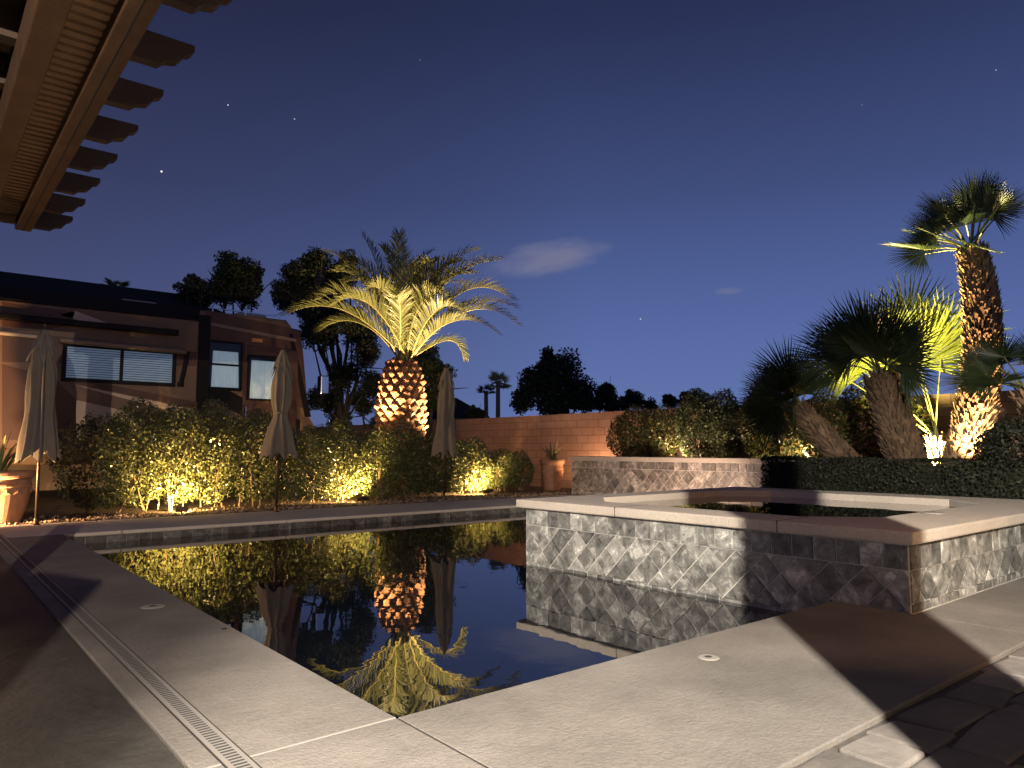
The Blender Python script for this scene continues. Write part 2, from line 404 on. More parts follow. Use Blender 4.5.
# ---------------------------------------------------------------- spa
spa = empty('spa', (7, 4, 0), 'raised square spa clad in slate diamond tiles, pale coping on top, at pool edge', 'spa')
cr = MB(); X0, X1, Y0, Y1 = 5.012, 8.95, 2.062, 5.84
ch = .45
def ring(m, xo0, xo1, yo0, yo1, xi0, xi1, yi0, yi1, c, z0, z1):
    o = [(xo0,yo0),(xo1,yo0),(xo1,yo1),(xo0,yo1)]
    i = [(xi0+c,yi0),(xi1-c,yi0),(xi1,yi0+c),(xi1,yi1-c),(xi1-c,yi1),(xi0+c,yi1),(xi0,yi1-c),(xi0,yi0+c)]
    vs = [(x,y,z) for z in (z0, z1) for x,y in o+i]
    fs = []
    def both(f): fs.append(tuple(k+12 for k in f)); fs.append(tuple(reversed(f)))
    both((0,1,5,4)); both((1,2,7,6)); both((2,3,9,8)); both((3,0,11,10)); both((0,4,11)); both((1,6,5)); both((2,8,7)); both((3,10,9))
    for a in range(4): b = (a+1) % 4; fs.append((a, b, b+12, a+12))
    for a in range(8): b = (a+1) % 8; fs.append((4+b, 4+a, 16+a, 16+b))
    m.add(vs, fs)
ring(cr, X0, X1, Y0, Y1, 5.46, 8.42, 2.66, 5.52, ch, -.6, .435)
cr.build('shell', M['grout'], spa)
tf = MB()
tiles(tf, Y1-Y0, -.17, .43, lambda u, z, d: (X0-d, Y1-u, z))
tf.build('front_tile_facing', M['slate'], spa)
tf = MB(); tiles(tf, X1-X0, 0.0, .43, lambda u, z, d: (X0+u, Y0-d, z)); tf.build('side_tile_facing', M['slate'], spa)
tf = MB(); tiles(tf, X1-X0, -.17, .43, lambda u, z, d: (X1-u, Y1+d, z)); tf.build('back_tile_facing', M['slate'], spa)
cr = MB(); ring(cr, 4.955, 9.0, 2.005, 5.95, 5.42, 8.45, 2.60, 5.55, ch, .437, .522)
cr.build('coping', M['coping'], spa, bevel=.014)
jt = MB()
for y in (2.95, 4.55):
    jt = MB(); jt.box((4.9535, y, .44), (5.42, y+.006, .5235)); jt.build('coping_joint', M['crack'], spa)
MB().add([(5.40,2.58,.448),(8.5,2.58,.448),(8.5,5.6,.448),(5.40,5.6,.448)], [(0,1,2,3)]).build('spa_water', M['water'], kind='structure')
lid = empty('skimmer_lid', (6.48, 2.46, .522), 'round pale lid set into the spa coping corner', 'lid')
MB().lathe([(0, .014), (.06, .013), (.085, .008), (.09, 0)], (6.48, 2.46, .524), 24).build('cover', M['white'], lid)
MB().lathe([(.02, .0165), (.012, .018), (0, .018)], (6.48, 2.46, .524), 12).build('knob', M['drain'], lid)
for (x, y, l, rr) in ((1.32, 5.36, 'small pale round lid in the left deck strip beside the drain', .075), (3.17, 2.29, 'small pale round lid in the near deck in front of the pool', .055)):
    t = empty('skimmer_lid', (x, y, 0), l, 'lid', 'round lids in the concrete deck')
    MB().lathe([(0, .006), (rr*.8, .006), (rr, .002), (rr, .0005)], (x, y, .001), 24).build('cover', M['white'], t)
    MB().lathe([(rr*.35, .0072), (rr*.3, .0075), (0, .0075)], (x, y, .001), 16).build('hole', M['slot'], t)
t = empty('deck_anchor', (1.49, 4.45, 0), 'tiny dark round anchor socket near the left pool edge', 'anchor')
MB().lathe([(0, .003), (.014, .003), (.018, .0005)], (1.49, 4.45, .0005), 12).build('socket', M['crack'], t)

# slot drain
dr = empty('channel_drain', (.915, 6, 0), 'long pale slotted channel drain running along the left deck', 'drain')
MB().box((.875, 1.42, .0005), (.955, 12.2, .004)).build('channel', M['drain'], dr)
sl = MB(); y = 1.46
while y < 12.1: sl.box((.892, y, .0042), (.938, y+.012, .0052)); y += .026
sl.build('slots', M['slot'], dr)
de = MB()
de.box((.868, 1.42, .0003), (.8745, 12.2, .0022)); de.box((.9555, 1.42, .0003), (.962, 12.2, .0022)); de.build('edge_seam', M['crack'], dr)

# ---------------------------------------------------------------- raised tiled planter wall and block wall
pw = empty('planter_wall', (12, 7, 0), 'low raised planter wall with tan diamond tiles and pale stone cap before the block wall', 'wall')
MB().box((11.99, 3, -.2), (12.2, 12.35, .785)).build('core', M['grout'], pw)
tf = MB(); tiles(tf, 9.3, 0.0, .78, lambda u, z, d: (11.989-d, 12.34-u, z), s=.165, dia=.15); tf.build('tile_facing', M['slate_warm'], pw)
tf = MB(); tiles(tf, .2, 0.0, .78, lambda u, z, d: (11.995+u, 12.351+d, z), s=.165); tf.build('end_tile_facing', M['slate_warm'], pw)
cb = MB()
for a, b in ((3, 5.2), (5.2, 7.6), (7.6, 10), (10, 12.41)): cb.box((11.93, a+.002, .787), (12.26, b-.002, .875))
cb.build('cap', M['cap'], pw, bevel=.012)
bw = empty('block_wall', (13.7, 10, 0), 'tall tan block boundary wall running behind the planters', 'wall')
for a, b in ((-12, -.8), (-.796, 7.2), (7.204, 15.2), (15.215, 24), (24.004, 34)):
    MB().box((13.6, a, -.4), (13.8, b, 1.98)).build('masonry', M['block'], bw)
MB().box((13.59, 14.55, -.4), (13.6-.0015, 14.97, 1.978)).build('pilaster', M['block'], bw)
MB().box((13.62, 15.2, -.4), (13.78, 15.215, 1.97)).build('expansion_joint', M['crack'], bw)

# ---------------------------------------------------------------- foliage helpers
def wob(d, k, ph):      # cheap smooth bumps over directions
    return (np.sin(d[:, 0]*k+ph)+np.sin(d[:, 1]*k*1.3+ph*2.1)+np.sin(d[:, 2]*k*1.1+ph*.7)+.7*np.sin((d[:, 0]+d[:, 2])*k*2.1+ph*3))/3.7
def leaves(c, nrm, size, aspect=.5, fold=.12):
    n = len(c); r = rng.normal(size=(n, 3)); t = np.cross(nrm, r); t /= np.linalg.norm(t, axis=1)[:, None]+1e-9
    b = np.cross(nrm, t); s = (size*rng.uniform(.65, 1.3, n))[:, None]
    return np.stack([c-t*s*.5, c+b*s*aspect*.5+nrm*s*fold-t*s*.05, c+t*s*.5, c-b*s*aspect*.5+nrm*s*fold-t*s*.05], 1)
def clump_pts(cl, n, depth=.14, bump=.16, outward=.75, zmin=None):
    cl = np.array(cl, float); area = (cl[:, 3]*cl[:, 4]+cl[:, 3]*cl[:, 5]+cl[:, 4]*cl[:, 5]); k = rng.choice(len(cl), n, p=area/area.sum())
    d = rng.normal(size=(n, 3)); d /= np.linalg.norm(d, axis=1)[:, None]
    r = 1-np.abs(rng.normal(0, depth, n)) + bump*wob(d, 5., 1.7*k) + (rng.random(n) < .04)*rng.uniform(0, .14, n)
    c = cl[k, :3] + d*cl[k, 3:]*r[:, None]
    nr = d/cl[k, 3:]; nr /= np.linalg.norm(nr, axis=1)[:, None]
    nr = nr*outward + rng.normal(size=(n, 3))*.6 + np.array([0, 0, .25]); nr /= np.linalg.norm(nr, axis=1)[:, None]
    if zmin is not None: ok = c[:, 2] > zmin; c, nr = c[ok], nr[ok]
    return c, nr
def shrub(name, label, cl, n, size, mat, cat='shrub', group=None, zmin=.05, base=None, aspect=.5, stems=9, depth=.16):
    a = np.array(cl, float); cx, cy = a[:, 0].mean(), a[:, 1].mean(); zb = zmin if base is None else base
    o = empty(name, (cx, cy, zb), label, cat, group)
    c, nr = clump_pts(cl, int(n*2.6), depth=depth, outward=.55, zmin=zmin+.04)
    fast_mesh('foliage', leaves(c, nr, size, aspect), 4, mat, o)
    m = MB()
    for i in range(stems):
        e = a[i % len(a)]; sx = e[0]+random.uniform(-.35, .35)*e[3]; sy = e[1]+random.uniform(-.35, .35)*e[4]
        ex = e[0]+random.uniform(-.75, .75)*e[3]; ey = e[1]+random.uniform(-.75, .75)*e[4]; ez = e[2]+random.uniform(.1, .6)*e[5]
        m.tube([(sx, sy, zb-.03), ((sx*.7+ex*.3)+random.uniform(-.05, .05), sy*.7+ey*.3, zb+.35*(ez-zb)), (ex, ey, ez)], [.013, .009, .004], 5)
    m.build('stems', M['stem'], o)
    return o
hg = 'shrubs of the hedge along the far coping'
shrub('hedge_shrub', 'leftmost hedge shrub, broad and dark on its left, beside the first umbrella', [(2.35,13.3,.85,.62,.55,.78),(2.95,13.35,.98,.65,.6,.86)], 5200, .054, M['leaf'], 'shrub', hg)
shrub('hedge_shrub', 'tallest hedge shrub, lit golden at its base by the first ground light', [(3.55,13.3,1.0,.62,.58,.86),(4.15,13.35,1.0,.6,.6,.88)], 6000, .054, M['leaf'], 'shrub', hg)
shrub('hedge_shrub', 'dim hedge shrub below the motorhome door, behind the second umbrella', [(4.85,13.3,.95,.6,.55,.86),(5.4,13.3,.78,.5,.5,.74)], 4600, .054, M['leaf'], 'shrub', hg)
shrub('hedge_shrub', 'brightly lit hedge shrub to the left of the date palm trunk', [(6.05,13.35,.78,.55,.55,.76),(6.65,13.45,.82,.6,.55,.8)], 5200, .054, M['leaf'], 'shrub', hg)
shrub('hedge_shrub', 'dark hedge shrub in front of the date palm trunk', [(7.35,13.15,.78,.58,.45,.76),(7.95,13.2,.80,.58,.45,.80),(8.6,13.3,.74,.55,.45,.72),(9.1,13.5,.6,.4,.4,.58)], 6000, .054, M['leaf_b'], 'shrub', hg)
shrub('hedge_shrub', 'glowing yellow hedge shrub between the third umbrella and block wall', [(9.75,13.85,.62,.55,.5,.66),(10.3,13.95,.62,.5,.5,.68)], 5200, .054, M['leaf'], 'shrub', hg)
shrub('hedge_shrub', 'small loose shrub at the right end of the hedge, next to the terracotta pot', [(11.25,14.05,.52,.55,.45,.55),(11.85,14.1,.48,.4,.4,.52)], 3000, .054, M['leaf_b'], 'shrub', hg)
pg = 'shrubs in the raised planter along the block wall'
shrub('planter_shrub', 'dark reddish shrub at the left end of the raised planter', [(12.75,11.0,1.42,.4,.55,.66),(12.75,10.3,1.4,.42,.5,.6),(12.8,11.5,1.3,.35,.35,.5)], 4200, .054, M['leaf_red'], 'shrub', pg, zmin=.74)
shrub('planter_shrub', 'tall upright shrub in the middle of the raised planter', [(12.8,9.4,1.55,.42,.5,.8),(12.8,8.75,1.5,.42,.45,.72)], 4400, .066, M['leaf_b'], 'shrub', pg, zmin=.74)
shrub('planter_shrub', 'bushy shrub in the raised planter just left of the fan palms', [(12.85,7.9,1.5,.42,.5,.75),(12.85,7.35,1.4,.4,.45,.62)], 4200, .066, M['leaf_red'], 'shrub', pg, zmin=.74)
shrub('planter_shrub', 'loose lit shrub behind the low leaning fan palm', [(12.6,6.5,1.42,.45,.55,.66),(12.6,5.75,1.5,.45,.5,.75),(12.75,5.2,1.3,.4,.4,.6)], 4200, .066, M['leaf_red'], 'shrub', pg, zmin=.74)
# clipped box hedge on the spa side
def box_hedge():
    A, B = np.array([10.25, 6.35]), np.array([7.75, -1.2]); Lh = np.linalg.norm(B-A); d = (B-A)/Lh; q = np.array([-d[1], d[0]])
    if q[0] > 0: q = -q
    o = empty('box_hedge', (9.4, 3.8, .3), 'dark low clipped box hedge behind the spa coping', 'hedge')
    W, z0, z1 = .6, .32, .915; n = 26000
    face = rng.choice(4, n, p=[.46, .40, .06, .08]); u = rng.random(n)*Lh; v = rng.random(n); zz = z0+rng.random(n)*(z1-z0)
    dep = np.abs(rng.normal(0, .02, n)); bump = .025*np.sin(u*5.)+.02*np.sin(u*11+zz*9)
    x = np.zeros((n, 3)); nr = np.zeros((n, 3))
    for i in range(n):
        if face[i] == 0: off, z, nn = dep[i]+bump[i], zz[i], np.array([*q, .2])
        elif face[i] == 1: off, z, nn = v[i]*W, z1-dep[i]+bump[i]*.6, np.array([0, 0, 1.])
        elif face[i] == 2: off, z, nn = v[i]*W, zz[i], np.array([*(-d), 0.]); u[i] = dep[i]
        else: off, z, nn = W-dep[i], zz[i], np.array([*(-q), 0.])
        p = A + d*u[i] - q*off; x[i] = (p[0], p[1], z); nr[i] = nn
    nr = nr + rng.normal(size=(n, 3))*.5; nr /= np.linalg.norm(nr, axis=1)[:, None]
    fast_mesh('foliage', leaves(x, nr, .036, .65), 4, M['leaf_box'], o)
    m = MB(); a, b = A-q*.08+d*.08, A-q*(W-.08)+d*.08; c, e = B-q*(W-.08), B-q*.08
    m.prism([tuple(a), tuple(b), tuple(c), tuple(e)], lambda p, r, z: (p, r, z), z0, z1-.07); m.build('inner_twigs', M['leaf_box'], o)
box_hedge()
shrub('round_shrub', 'dark rounded shrub at the right edge behind the box hedge', [(9.55,2.65,1.0,.42,.5,.42),(9.5,2.15,.95,.42,.45,.4)], 4500, .05, M['leaf_box'], 'shrub', zmin=.46)

# ---------------------------------------------------------------- trees
def tree(label, main, depth, mat, leaf, per, base_px=None, sub=18, group=None, zb=-.5, tr=.16, name='broadleaf_tree'):
    """main: crown lobes (px, py, radius px, depth offset)"""
    s = depth/FPX; cl = []; cen = []
    for (x, y, r, dz) in main:
        c = at_depth(x, y, depth+dz); rr = r*s; cen.append((c, rr))
        for k in range(sub):
            d = rng.normal(size=3); d /= np.linalg.norm(d); q = rng.uniform(.3, .55)
            c2 = c + d*rr*(1.12-q)*rng.uniform(.2, 1.05); cl.append((*c2, rr*q, rr*q, rr*q*.85))
    bx = base_px if base_px else main[0][0]
    b = at_depth(bx, 448, depth); b[2] = zb
    o = empty(name, b, label, 'tree', group)
    c, nr = clump_pts(cl, int(per*3.4)*len(main), depth=.32, bump=.22, outward=.4)
    fast_mesh('crown', leaves(c, nr, leaf*.62, .55), 4, mat, o)
    m = MB(); zf = b[2]+.45*(cen[0][0][2]-b[2]); fork = np.array([b[0]+.05, b[1], zf])
    m.tube([b, (b+fork)/2+np.array([.06, .03, 0]), fork], [tr, tr*.85, tr*.75], 8)
    for c, rr in cen:
        mid = fork*.5+c*.5+rng.normal(size=3)*.15; m.tube([fork, mid, c+np.array([0, 0, rr*.3])], [tr*.45, tr*.26, tr*.08], 6)
        for k in range(5):
            e = c+rng.normal(size=3)*rr*.5; m.tube([mid*.4+c*.6, e], [tr*.2, tr*.05], 4)
    m.build('trunk', M['bark'], o)
    return o
tg = 'trees behind the motorhome'
tree('small dark tree peeking over the motorhome roof, leftmost of its row', [(192,290,17,0),(186,300,12,0),(205,300,12,0)], 24, M['leaf_tree'], .17, 700, group=tg)
tree('round topped black tree over the motorhome cab', [(232,276,28,0),(222,292,20,.5),(247,292,20,0),(255,278,14,0)], 26, M['leaf_tree'], .19, 1000, group=tg)
tree('tall dark tree with open gaps left of the date palm crown', [(311,266,23,0),(287,294,20,1),(340,280,22,1),(305,300,24,.5),(325,312,26,0),(350,262,14,1),(300,280,22,1),(328,292,24,1),(318,318,20,1)], 25, M['leaf_tree'], .18, 1000, base_px=338, group=tg)
tree('forked dark tree with a bare trunk between motorhome and date palm', [(322,335,18,0),(352,322,22,0),(368,352,22,0),(345,375,20,0),(372,385,20,0),(330,398,16,0),(335,312,20,1),(310,335,16,1),(360,330,22,1)], 24, M['leaf_tree'], .15, 800, base_px=341, group=tg, tr=.13)
tree('dark green tree right behind the date palm trunk', [(428,362,22,0),(440,380,20,0),(424,396,22,0),(445,402,14,0),(412,372,18,0)], 24, M['leaf_b'], .16, 800, base_px=428, group=tg)
wg = 'trees beyond the block wall'
tree('broad black tree beyond the block wall, tallest right of the date palm', [(556,374,30,0),(532,384,22,0),(578,388,24,0),(522,402,16,0),(550,402,28,0),(585,405,18,0),(548,362,16,0)], 30, M['leaf_tree'], .2, 1000, group=wg)
tree('small thin dark tree beside the broad black tree', [(606,392,13,0),(598,402,12,0),(614,404,12,0)], 30, M['leaf_tree'], .2, 500, group=wg)
tree('small dark tree over the wall above the reddish planter shrub', [(636,398,12,0),(628,404,10,0),(650,406,12,0)], 31, M['leaf_tree'], .2, 450, group=wg)
tree('low dark tree crown just over the planter shrubs', [(670,402,10,0),(688,400,11,0),(700,406,10,0)], 31, M['leaf_tree'], .2, 400, group=wg)
tree('dark bushy tree low beyond the motorhome mirror', [(320,400,16,0),(360,405,18,0),(395,400,18,0),(340,418,16,0),(380,420,16,0)], 25, M['leaf_tree'], .15, 500, group=tg, base_px=362)
tree('tiny rounded bush rising over the far end of the wall', [(475,411,7,0),(470,414,5,0),(481,414,5,0)], 33, M['leaf_red'], .16, 260, group=wg)

# ---------------------------------------------------------------- palms
def bez(p, n): 
    p = [np.array(q, float) for q in p]; t = np.linspace(0, 1, n)[:, None]
    if len(p) == 3: return (1-t)**2*p[0]+2*t*(1-t)*p[1]+t*t*p[2]
    return (1-t)**3*p[0]+3*t*(1-t)**2*p[1]+3*t*t*(1-t)*p[2]+t**3*p[3]
def nz(v): return v/(np.linalg.norm(v)+1e-9)
def feather(parent, pts, Lmax, mat, n=80, wid=.034, lift=.34, droop=.12, name='frond', rw=.024):
    """an arched pinnate frond along pts"""
    c = bez(pts, n+2); m = MB()
    m.tube(list(c[::4]) + [c[-1]], list(np.linspace(rw, .004, len(c[::4])+1)), 5, colr=1)
    hor = None
    for i in range(int(n*.10), n+1):
        t = i/n; T = nz(c[min(i+1, n+1)]-c[i-1])
        S = np.cross(T, [0, 0, 1.]); 
        if np.linalg.norm(S) < .2: S = S + .3*(hor if hor is not None else np.array([1., 0, 0]))
        S = nz(S); hor = S; Nn = nz(np.cross(S, T))
        prof = min(1., .35+2.2*(t-.1)) * (1 if t < .55 else max(.22, 1-1.5*(t-.55)**1.2))
        for sg in (-1, 1):
            a = R(random.uniform(42, 66))*(1-.45*t); L = Lmax*prof*random.uniform(.85, 1.1)
            d = nz(S*sg*math.sin(a)+T*math.cos(a)+Nn*(lift+random.uniform(-.12, .18)))
            q = c[i]; md = q+d*L*.5; tip = q+d*L+np.array([0, 0, -L*droop*random.uniform(.4, 1.8)])
            wv = nz(np.cross(d, Nn)+.001)*wid*.5*(.7+.6*prof)
            m.add([q-wv*.5, q+wv*.5, md+wv, md-wv, tip], [(0,1,2,3),(3,2,4)], 0)
    return m.build(name, [mat, M['rachis']], parent)
PD = 20.
def dp(px, py, off=0.): return at_depth(px, py, PD+off)
tb = at_depth(401, 448, PD); tb[2] = 0.
date = empty('date_palm', tb, 'large uplit date palm with fat pineapple trunk behind the hedge', 'palm')
# trunk with lozenge leaf boots
m = MB(); prof = [(0,.54),(.7,.58),(1.4,.63),(2.15,.66),(2.65,.60),(3.05,.50),(3.35,.40),(3.55,.29)]
def trad(z):
    for (a, ra), (b, rb) in zip(prof, prof[1:]):
        if a <= z <= b: return ra+(rb-ra)*(z-a)/(b-a)
    return prof[-1][1]
m.lathe([(r*.93, z) for z, r in prof], tb, 24)
m.build('trunk_core', M['core'], date)
m = MB(); rows = 20
for i in range(rows):
    z = .05+i*.174; r = trad(z); nn = 13
    for k in range(nn):
        a = 2*math.pi*(k+(.5 if i % 2 else 0))/nn + random.uniform(-.03, .03)
        er = np.array([math.cos(a), math.sin(a), 0]); et = np.array([-er[1], er[0], 0]); w2 = math.pi*r/nn*.98; h = .173
        c = tb+np.array([0, 0, z])+er*r*.93; out = random.uniform(.065, .15); w2 *= random.uniform(.8, 1.02); h *= random.uniform(.8, 1.08)
        tp = c+er*out+np.array([0, 0, h*.42])
        vs = [c-et*w2, c+np.array([0, 0, -h*.75]), c+et*w2, tp+et*w2*.55, tp+np.array([0, 0, .014])+er*.004, tp-et*w2*.55, c+np.array([0, 0, h*.9]), tp-np.array([0, 0, .045])+er*.012]
        m.add(vs, [(1,7,5,0),(1,2,3,7),(7,3,4,5),(0,5,4,6),(4,3,2,6)])
m.build('leaf_boots', M['boot'], date)
D0 = lambda dx=0, dy=0: dp(405+dx, 362+dy)
spec = [  # two control points and the tip (picture px, depth offset), leaflet length
 ((372,322,-.3),(335,288,-.5),(283,316,-.6),.40), ((382,312,.3),(352,252,.6),(326,252,.8),.38), ((390,300,.1),(378,258,.2),(362,235,.3),.36),
 ((400,310,.6),(397,265,1.2),(399,233,1.6),.40), ((412,300,.4),(424,268,.7),(438,260,1.0),.34), ((418,310,-.1),(448,262,-.2),(500,260,-.3),.42),
 ((428,315,.2),(470,262,.5),(512,300,.6),.42), ((432,325,-.2),(480,285,-.5),(519,326,-.7),.40), ((435,325,.4),(470,285,.9),(516,308,1.2),.38),
 ((420,325,-.6),(440,285,-1.2),(470,318,-1.5),.38), ((390,318,-.5),(362,280,-1.0),(332,306,-1.4),.38), ((380,315,-.2),(345,278,-.5),(318,300,-.8),.40),
 ((403,300,-.4),(408,268,-.7),(428,262,-1.0),.40), ((414,310,-.3),(436,268,-.6),(474,274,-.9),.40), ((395,300,-.1),(372,258,-.3),(345,262,-.5),.38),
 ((434,345,.2),(455,325,.4),(464,358,.6),.28), ((410,312,-.5),(425,280,-1.0),(452,300,-1.4),.38), ((398,315,-.4),(384,275,-1.0),(366,290,-1.3),.38),
 ((408,305,.2),(414,258,.3),(432,252,.5),.36), ((388,318,.5),(352,275,1.0),(308,296,1.5),.38), ((424,318,.6),(465,272,1.2),(500,292,1.6),.38),
 ((396,310,.8),(378,270,1.6),(345,282,2.1),.38), ((414,310,.8),(435,270,1.6),(465,285,2.1),.38), ((402,298,-.1),(395,262,-.2),(382,248,-.4),.38),
 ((412,305,-.3),(428,265,-.6),(460,262,-.9),.40), ((416,310,.0),(440,255,.1),(478,250,.2),.40), ((386,308,-.3),(360,265,-.6),(336,272,-.9),.38),
 ((402,310,-.7),(400,285,-1.5),(394,300,-2.0),.36), ((426,330,-.4),(462,300,-.9),(500,335,-1.2),.34), ((382,330,.2),(350,305,.5),(318,332,.8),.34)]
for c1, c2, tip, L in spec:
    b = dp(405+random.uniform(-6, 6), 364, random.uniform(-.12, .12))
    feather(date, [b, dp(*c1), dp(*c2), dp(*tip)], L*1.85*random.uniform(.9, 1.1), M['frond'])

def fan_leaf(parent, base, hub, d, nrm, Rr, mat, n=44, spread=106, droop=.03, pr=.011):
    """palmate leaf: petiole from base to hub, blade segments spreading round direction d"""
    d = nz(np.array(d, float)); nrm = np.array(nrm, float); nrm = nz(nrm-d*(nrm@d)); s = np.cross(nrm, d)
    m = MB(); base, hub = np.array(base, float), np.array(hub, float)
    m.tube([base, base*.5+hub*.5+np.array([0, 0, .03]), hub], [pr*1.4, pr, pr*.8], 5, colr=1)
    st = 2*spread/n
    for k in range(n+1):
        a0 = -spread+k*st; a = R(a0+random.uniform(-1.2, 1.2)); e = d*math.cos(a)+s*math.sin(a)
        L = Rr*(1-.22*(abs(a0)/spread)**2)*random.uniform(.88, 1.06)
        p = np.cross(nrm, e); r1 = L*.45; hw = r1*math.tan(R(st/2))*.97
        cup = nrm*(.10*r1)
        mid = hub+e*r1+cup; tip = hub+e*L+cup*1.4+np.array([0, 0, -droop*L*random.uniform(.3, 2.2)])+nrm*random.uniform(-.05, .07)*L
        m2 = hub+e*(r1+(L-r1)*.55)+cup*1.3+np.array([0, 0, -droop*.4*L])
        v = nrm*hw*.55
        m.add([hub, mid-p*hw+v, mid-v, mid+p*hw+v, m2-p*hw*.55+v*.5, m2-v*.5, m2+p*hw*.55+v*.5, tip], [(0,2,1),(0,3,2),(1,2,5,4),(2,3,6,5),(4,5,7),(5,6,7)], 0)
    return m.build('frond', [mat, M['petiole']], parent)
def fibre_trunk(parent, pts, rads, n, mat='fibre'):
    c = bez(pts, 24); rr = np.interp(np.linspace(0, 1, 24), np.linspace(0, 1, len(rads)), rads)
    m = MB(); m.tube(list(c), list(rr*.86), 14); m.build('trunk_core', M['core'], parent)
    m = MB()
    for i in range(n):
        t = (i+random.random())/n; j = t*22.99; k = int(j); f = j-k; p = c[k]*(1-f)+c[k+1]*f; T = nz(c[k+1]-c[k]); r = rr[k]*.84
        a = i*2.39996+random.uniform(-.2, .2); A = nz(np.cross(T, [.3, 1, .1])); B = np.cross(A, T); er = A*math.cos(a)+B*math.sin(a); et = np.cross(T, er)
        q = p+er*r; w2 = random.uniform(.012, .03); L = random.uniform(.05, .11); th = random.uniform(.018, .035)
        tip = q+T*L+er*random.uniform(.035, .085)
        m.add([q-et*w2, q+et*w2, q+er*th-T*.012-et*w2*.8, q+er*th-T*.012+et*w2*.8, tip-et*w2*.55, tip+et*w2*.55, tip+er*.012-T*.012],
              [(2,3,5,4),(0,2,4),(1,5,3),(4,5,1,0),(0,1,3,2)])
    m.build('leaf_bases', M[mat], parent)
def fan_palm(label, base, top, rads, leafs, mat, Rr, n_fib=420, bend=None, n=44, face=None, bark='fibre'):
    o = empty('fan_palm', base, label, 'palm', 'fan palms in the raised bed')
    b, t = np.array(base, float), np.array(top, float); mid = (b+t)/2+(np.array(bend) if bend is not None else 0)
    fibre_trunk(o, [b, mid, t], rads, n_fib, bark)
    for hub, k in leafs:
        hub = np.array(hub, float); d = nz(hub-t)
        # blade tips on along the petiole, its face turned up and outward
        nr = UP*.5 + TW*.45 + rng.normal(size=3)*.5
        dd = nz(d+np.array([0, 0, random.uniform(-.15, .1)]))
        if face is not None: nr = np.array(face)+rng.normal(size=3)*.2; dd = nz(d+TW*.7)
        fan_leaf(o, t+d*.03+rng.normal(size=3)*.02, hub, dd, nr, Rr*k, mat, n=n)
    return o
def crown(top, axis, n, pet, lo=0, hi=100, side=None, seed=1):
    rg = np.random.default_rng(seed); ax = nz(np.array(axis, float)); A = nz(np.cross(ax, [.2, .9, .3])); B = np.cross(ax, A); out = []
    for i in range(n):
        el = R(lo+(hi-lo)*math.sqrt((i+.5)/n)); az = i*2.39996+rg.uniform(-.3, .3)
        d = ax*math.cos(el)+(A*math.cos(az)+B*math.sin(az))*math.sin(el)
        out.append((np.array(top)+d*pet*rg.uniform(.85, 1.15), rg.uniform(.88, 1.1)))
    return out
S_ = R_; UP = np.array([0, 0, 1.]); TW = -F_         # picture-right, up, towards the viewer
t2 = np.array([10.42, 4.55, 2.06])
fan_palm('dense dark green fan palm in the centre of the clump on a stout trunk', (10.5, 4.2, .45), t2, [.24, .25, .23, .20], [l for l in crown(t2, UP-.24*S_+.3*TW, 28, .52, 5, 76, seed=3) if -.42 < (l[0]-t2)@S_ < .08], M['fan_shaded'], .84, 1300, bark='fibre_shaded')
t1 = np.array([10.3, 5.74, 1.66])
fan_palm('low fan palm leaning out to the left over the planter', (10.6, 4.7, .45), t1, [.16, .17, .16, .13], crown(t1, UP*.75-1.0*S_+.3*TW, 15, .40, 5, 62, seed=5), M['fan_shaded'], .64, 700, bend=(0, .0, -.12), bark='fibre_shaded')
t4 = np.array([11.0, 3.52, 3.72])
fan_palm('tallest fan palm with a thick curved shaggy trunk lit from its foot', (11.0, 3.92, .45), t4, [.25, .235, .22, .205, .15], [l for l in crown(t4, UP-.55*S_+.25*TW, 19, .55, 4, 70, seed=8) if (l[0]-t4)@S_ < .12]+[(t4+.22*S_+.66*UP, .95), (t4+.42*S_+.55*UP, .9)], M['fan_shaded'], .53, 2600, bend=(0, -.45, 0.))
t3 = np.array([11.6, 4.30, 1.2])
l3 = [(at_x(920, 366, 11.7), 1.3), (at_x(942, 344, 11.9), 1.12), (at_x(906, 330, 12.05), 1.15), (at_x(848, 380, 11.45), .78), (at_x(866, 372, 11.85), .8)]
fan_palm('bright yellow green uplit fan palm with wide leaves behind the dark one', (11.5, 4.22, .45), t3, [.13, .13, .12], l3, M['fan'], .90, 160, n=40, face=TW*1.0-.3*UP)
t5 = np.array([10.2, 2.78, 1.75])
fan_palm('dark fan palm cut off by the right edge of the picture', (10.5, 2.5, .45), t5, [.15, .15, .14], crown(t5, UP-.35*S_+.2*TW, 13, .45, 8, 75, seed=12), M['fan_shaded'], .48, 220)
# far palms beyond the wall
def far_palm(label, px, py, depth, rpx, bx, mat, n=16):
    s = depth/FPX; t = at_depth(px, py, depth); b = at_depth(bx, 440, depth); b[2] = -.5
    o = empty('distant_palm', b, label, 'palm', 'small palms far beyond the wall')
    m = MB(); m.tube([b, b*.5+t*.5, t], [.18, .14, .12], 8); m.build('trunk', M['stem'], o)
    for i in range(n):
        az = i*2.4; el = random.uniform(-.5, 1.2); d = S_*math.cos(az)*math.cos(el)+UP*math.sin(el)+TW*math.sin(az)*math.cos(el)
        h = t+d*rpx*s*.45
        fan_leaf(o, t, h, d, UP+rng.normal(size=3)*.3, rpx*s*.6, mat, n=12, pr=.02)
far_palm('taller fan palm far beyond the wall, street light in its leaf colour', 498, 384, 42, 15, 498, M['fan_streetlit'])
far_palm('shorter dark fan palm far off beside the taller one', 486, 392, 44, 11, 487, M['fan_shaded'], 12)
far_palm('spiky palm top showing over the dark house roof', 116, 288, 30, 15, 116, M['fan_shaded'], 11)

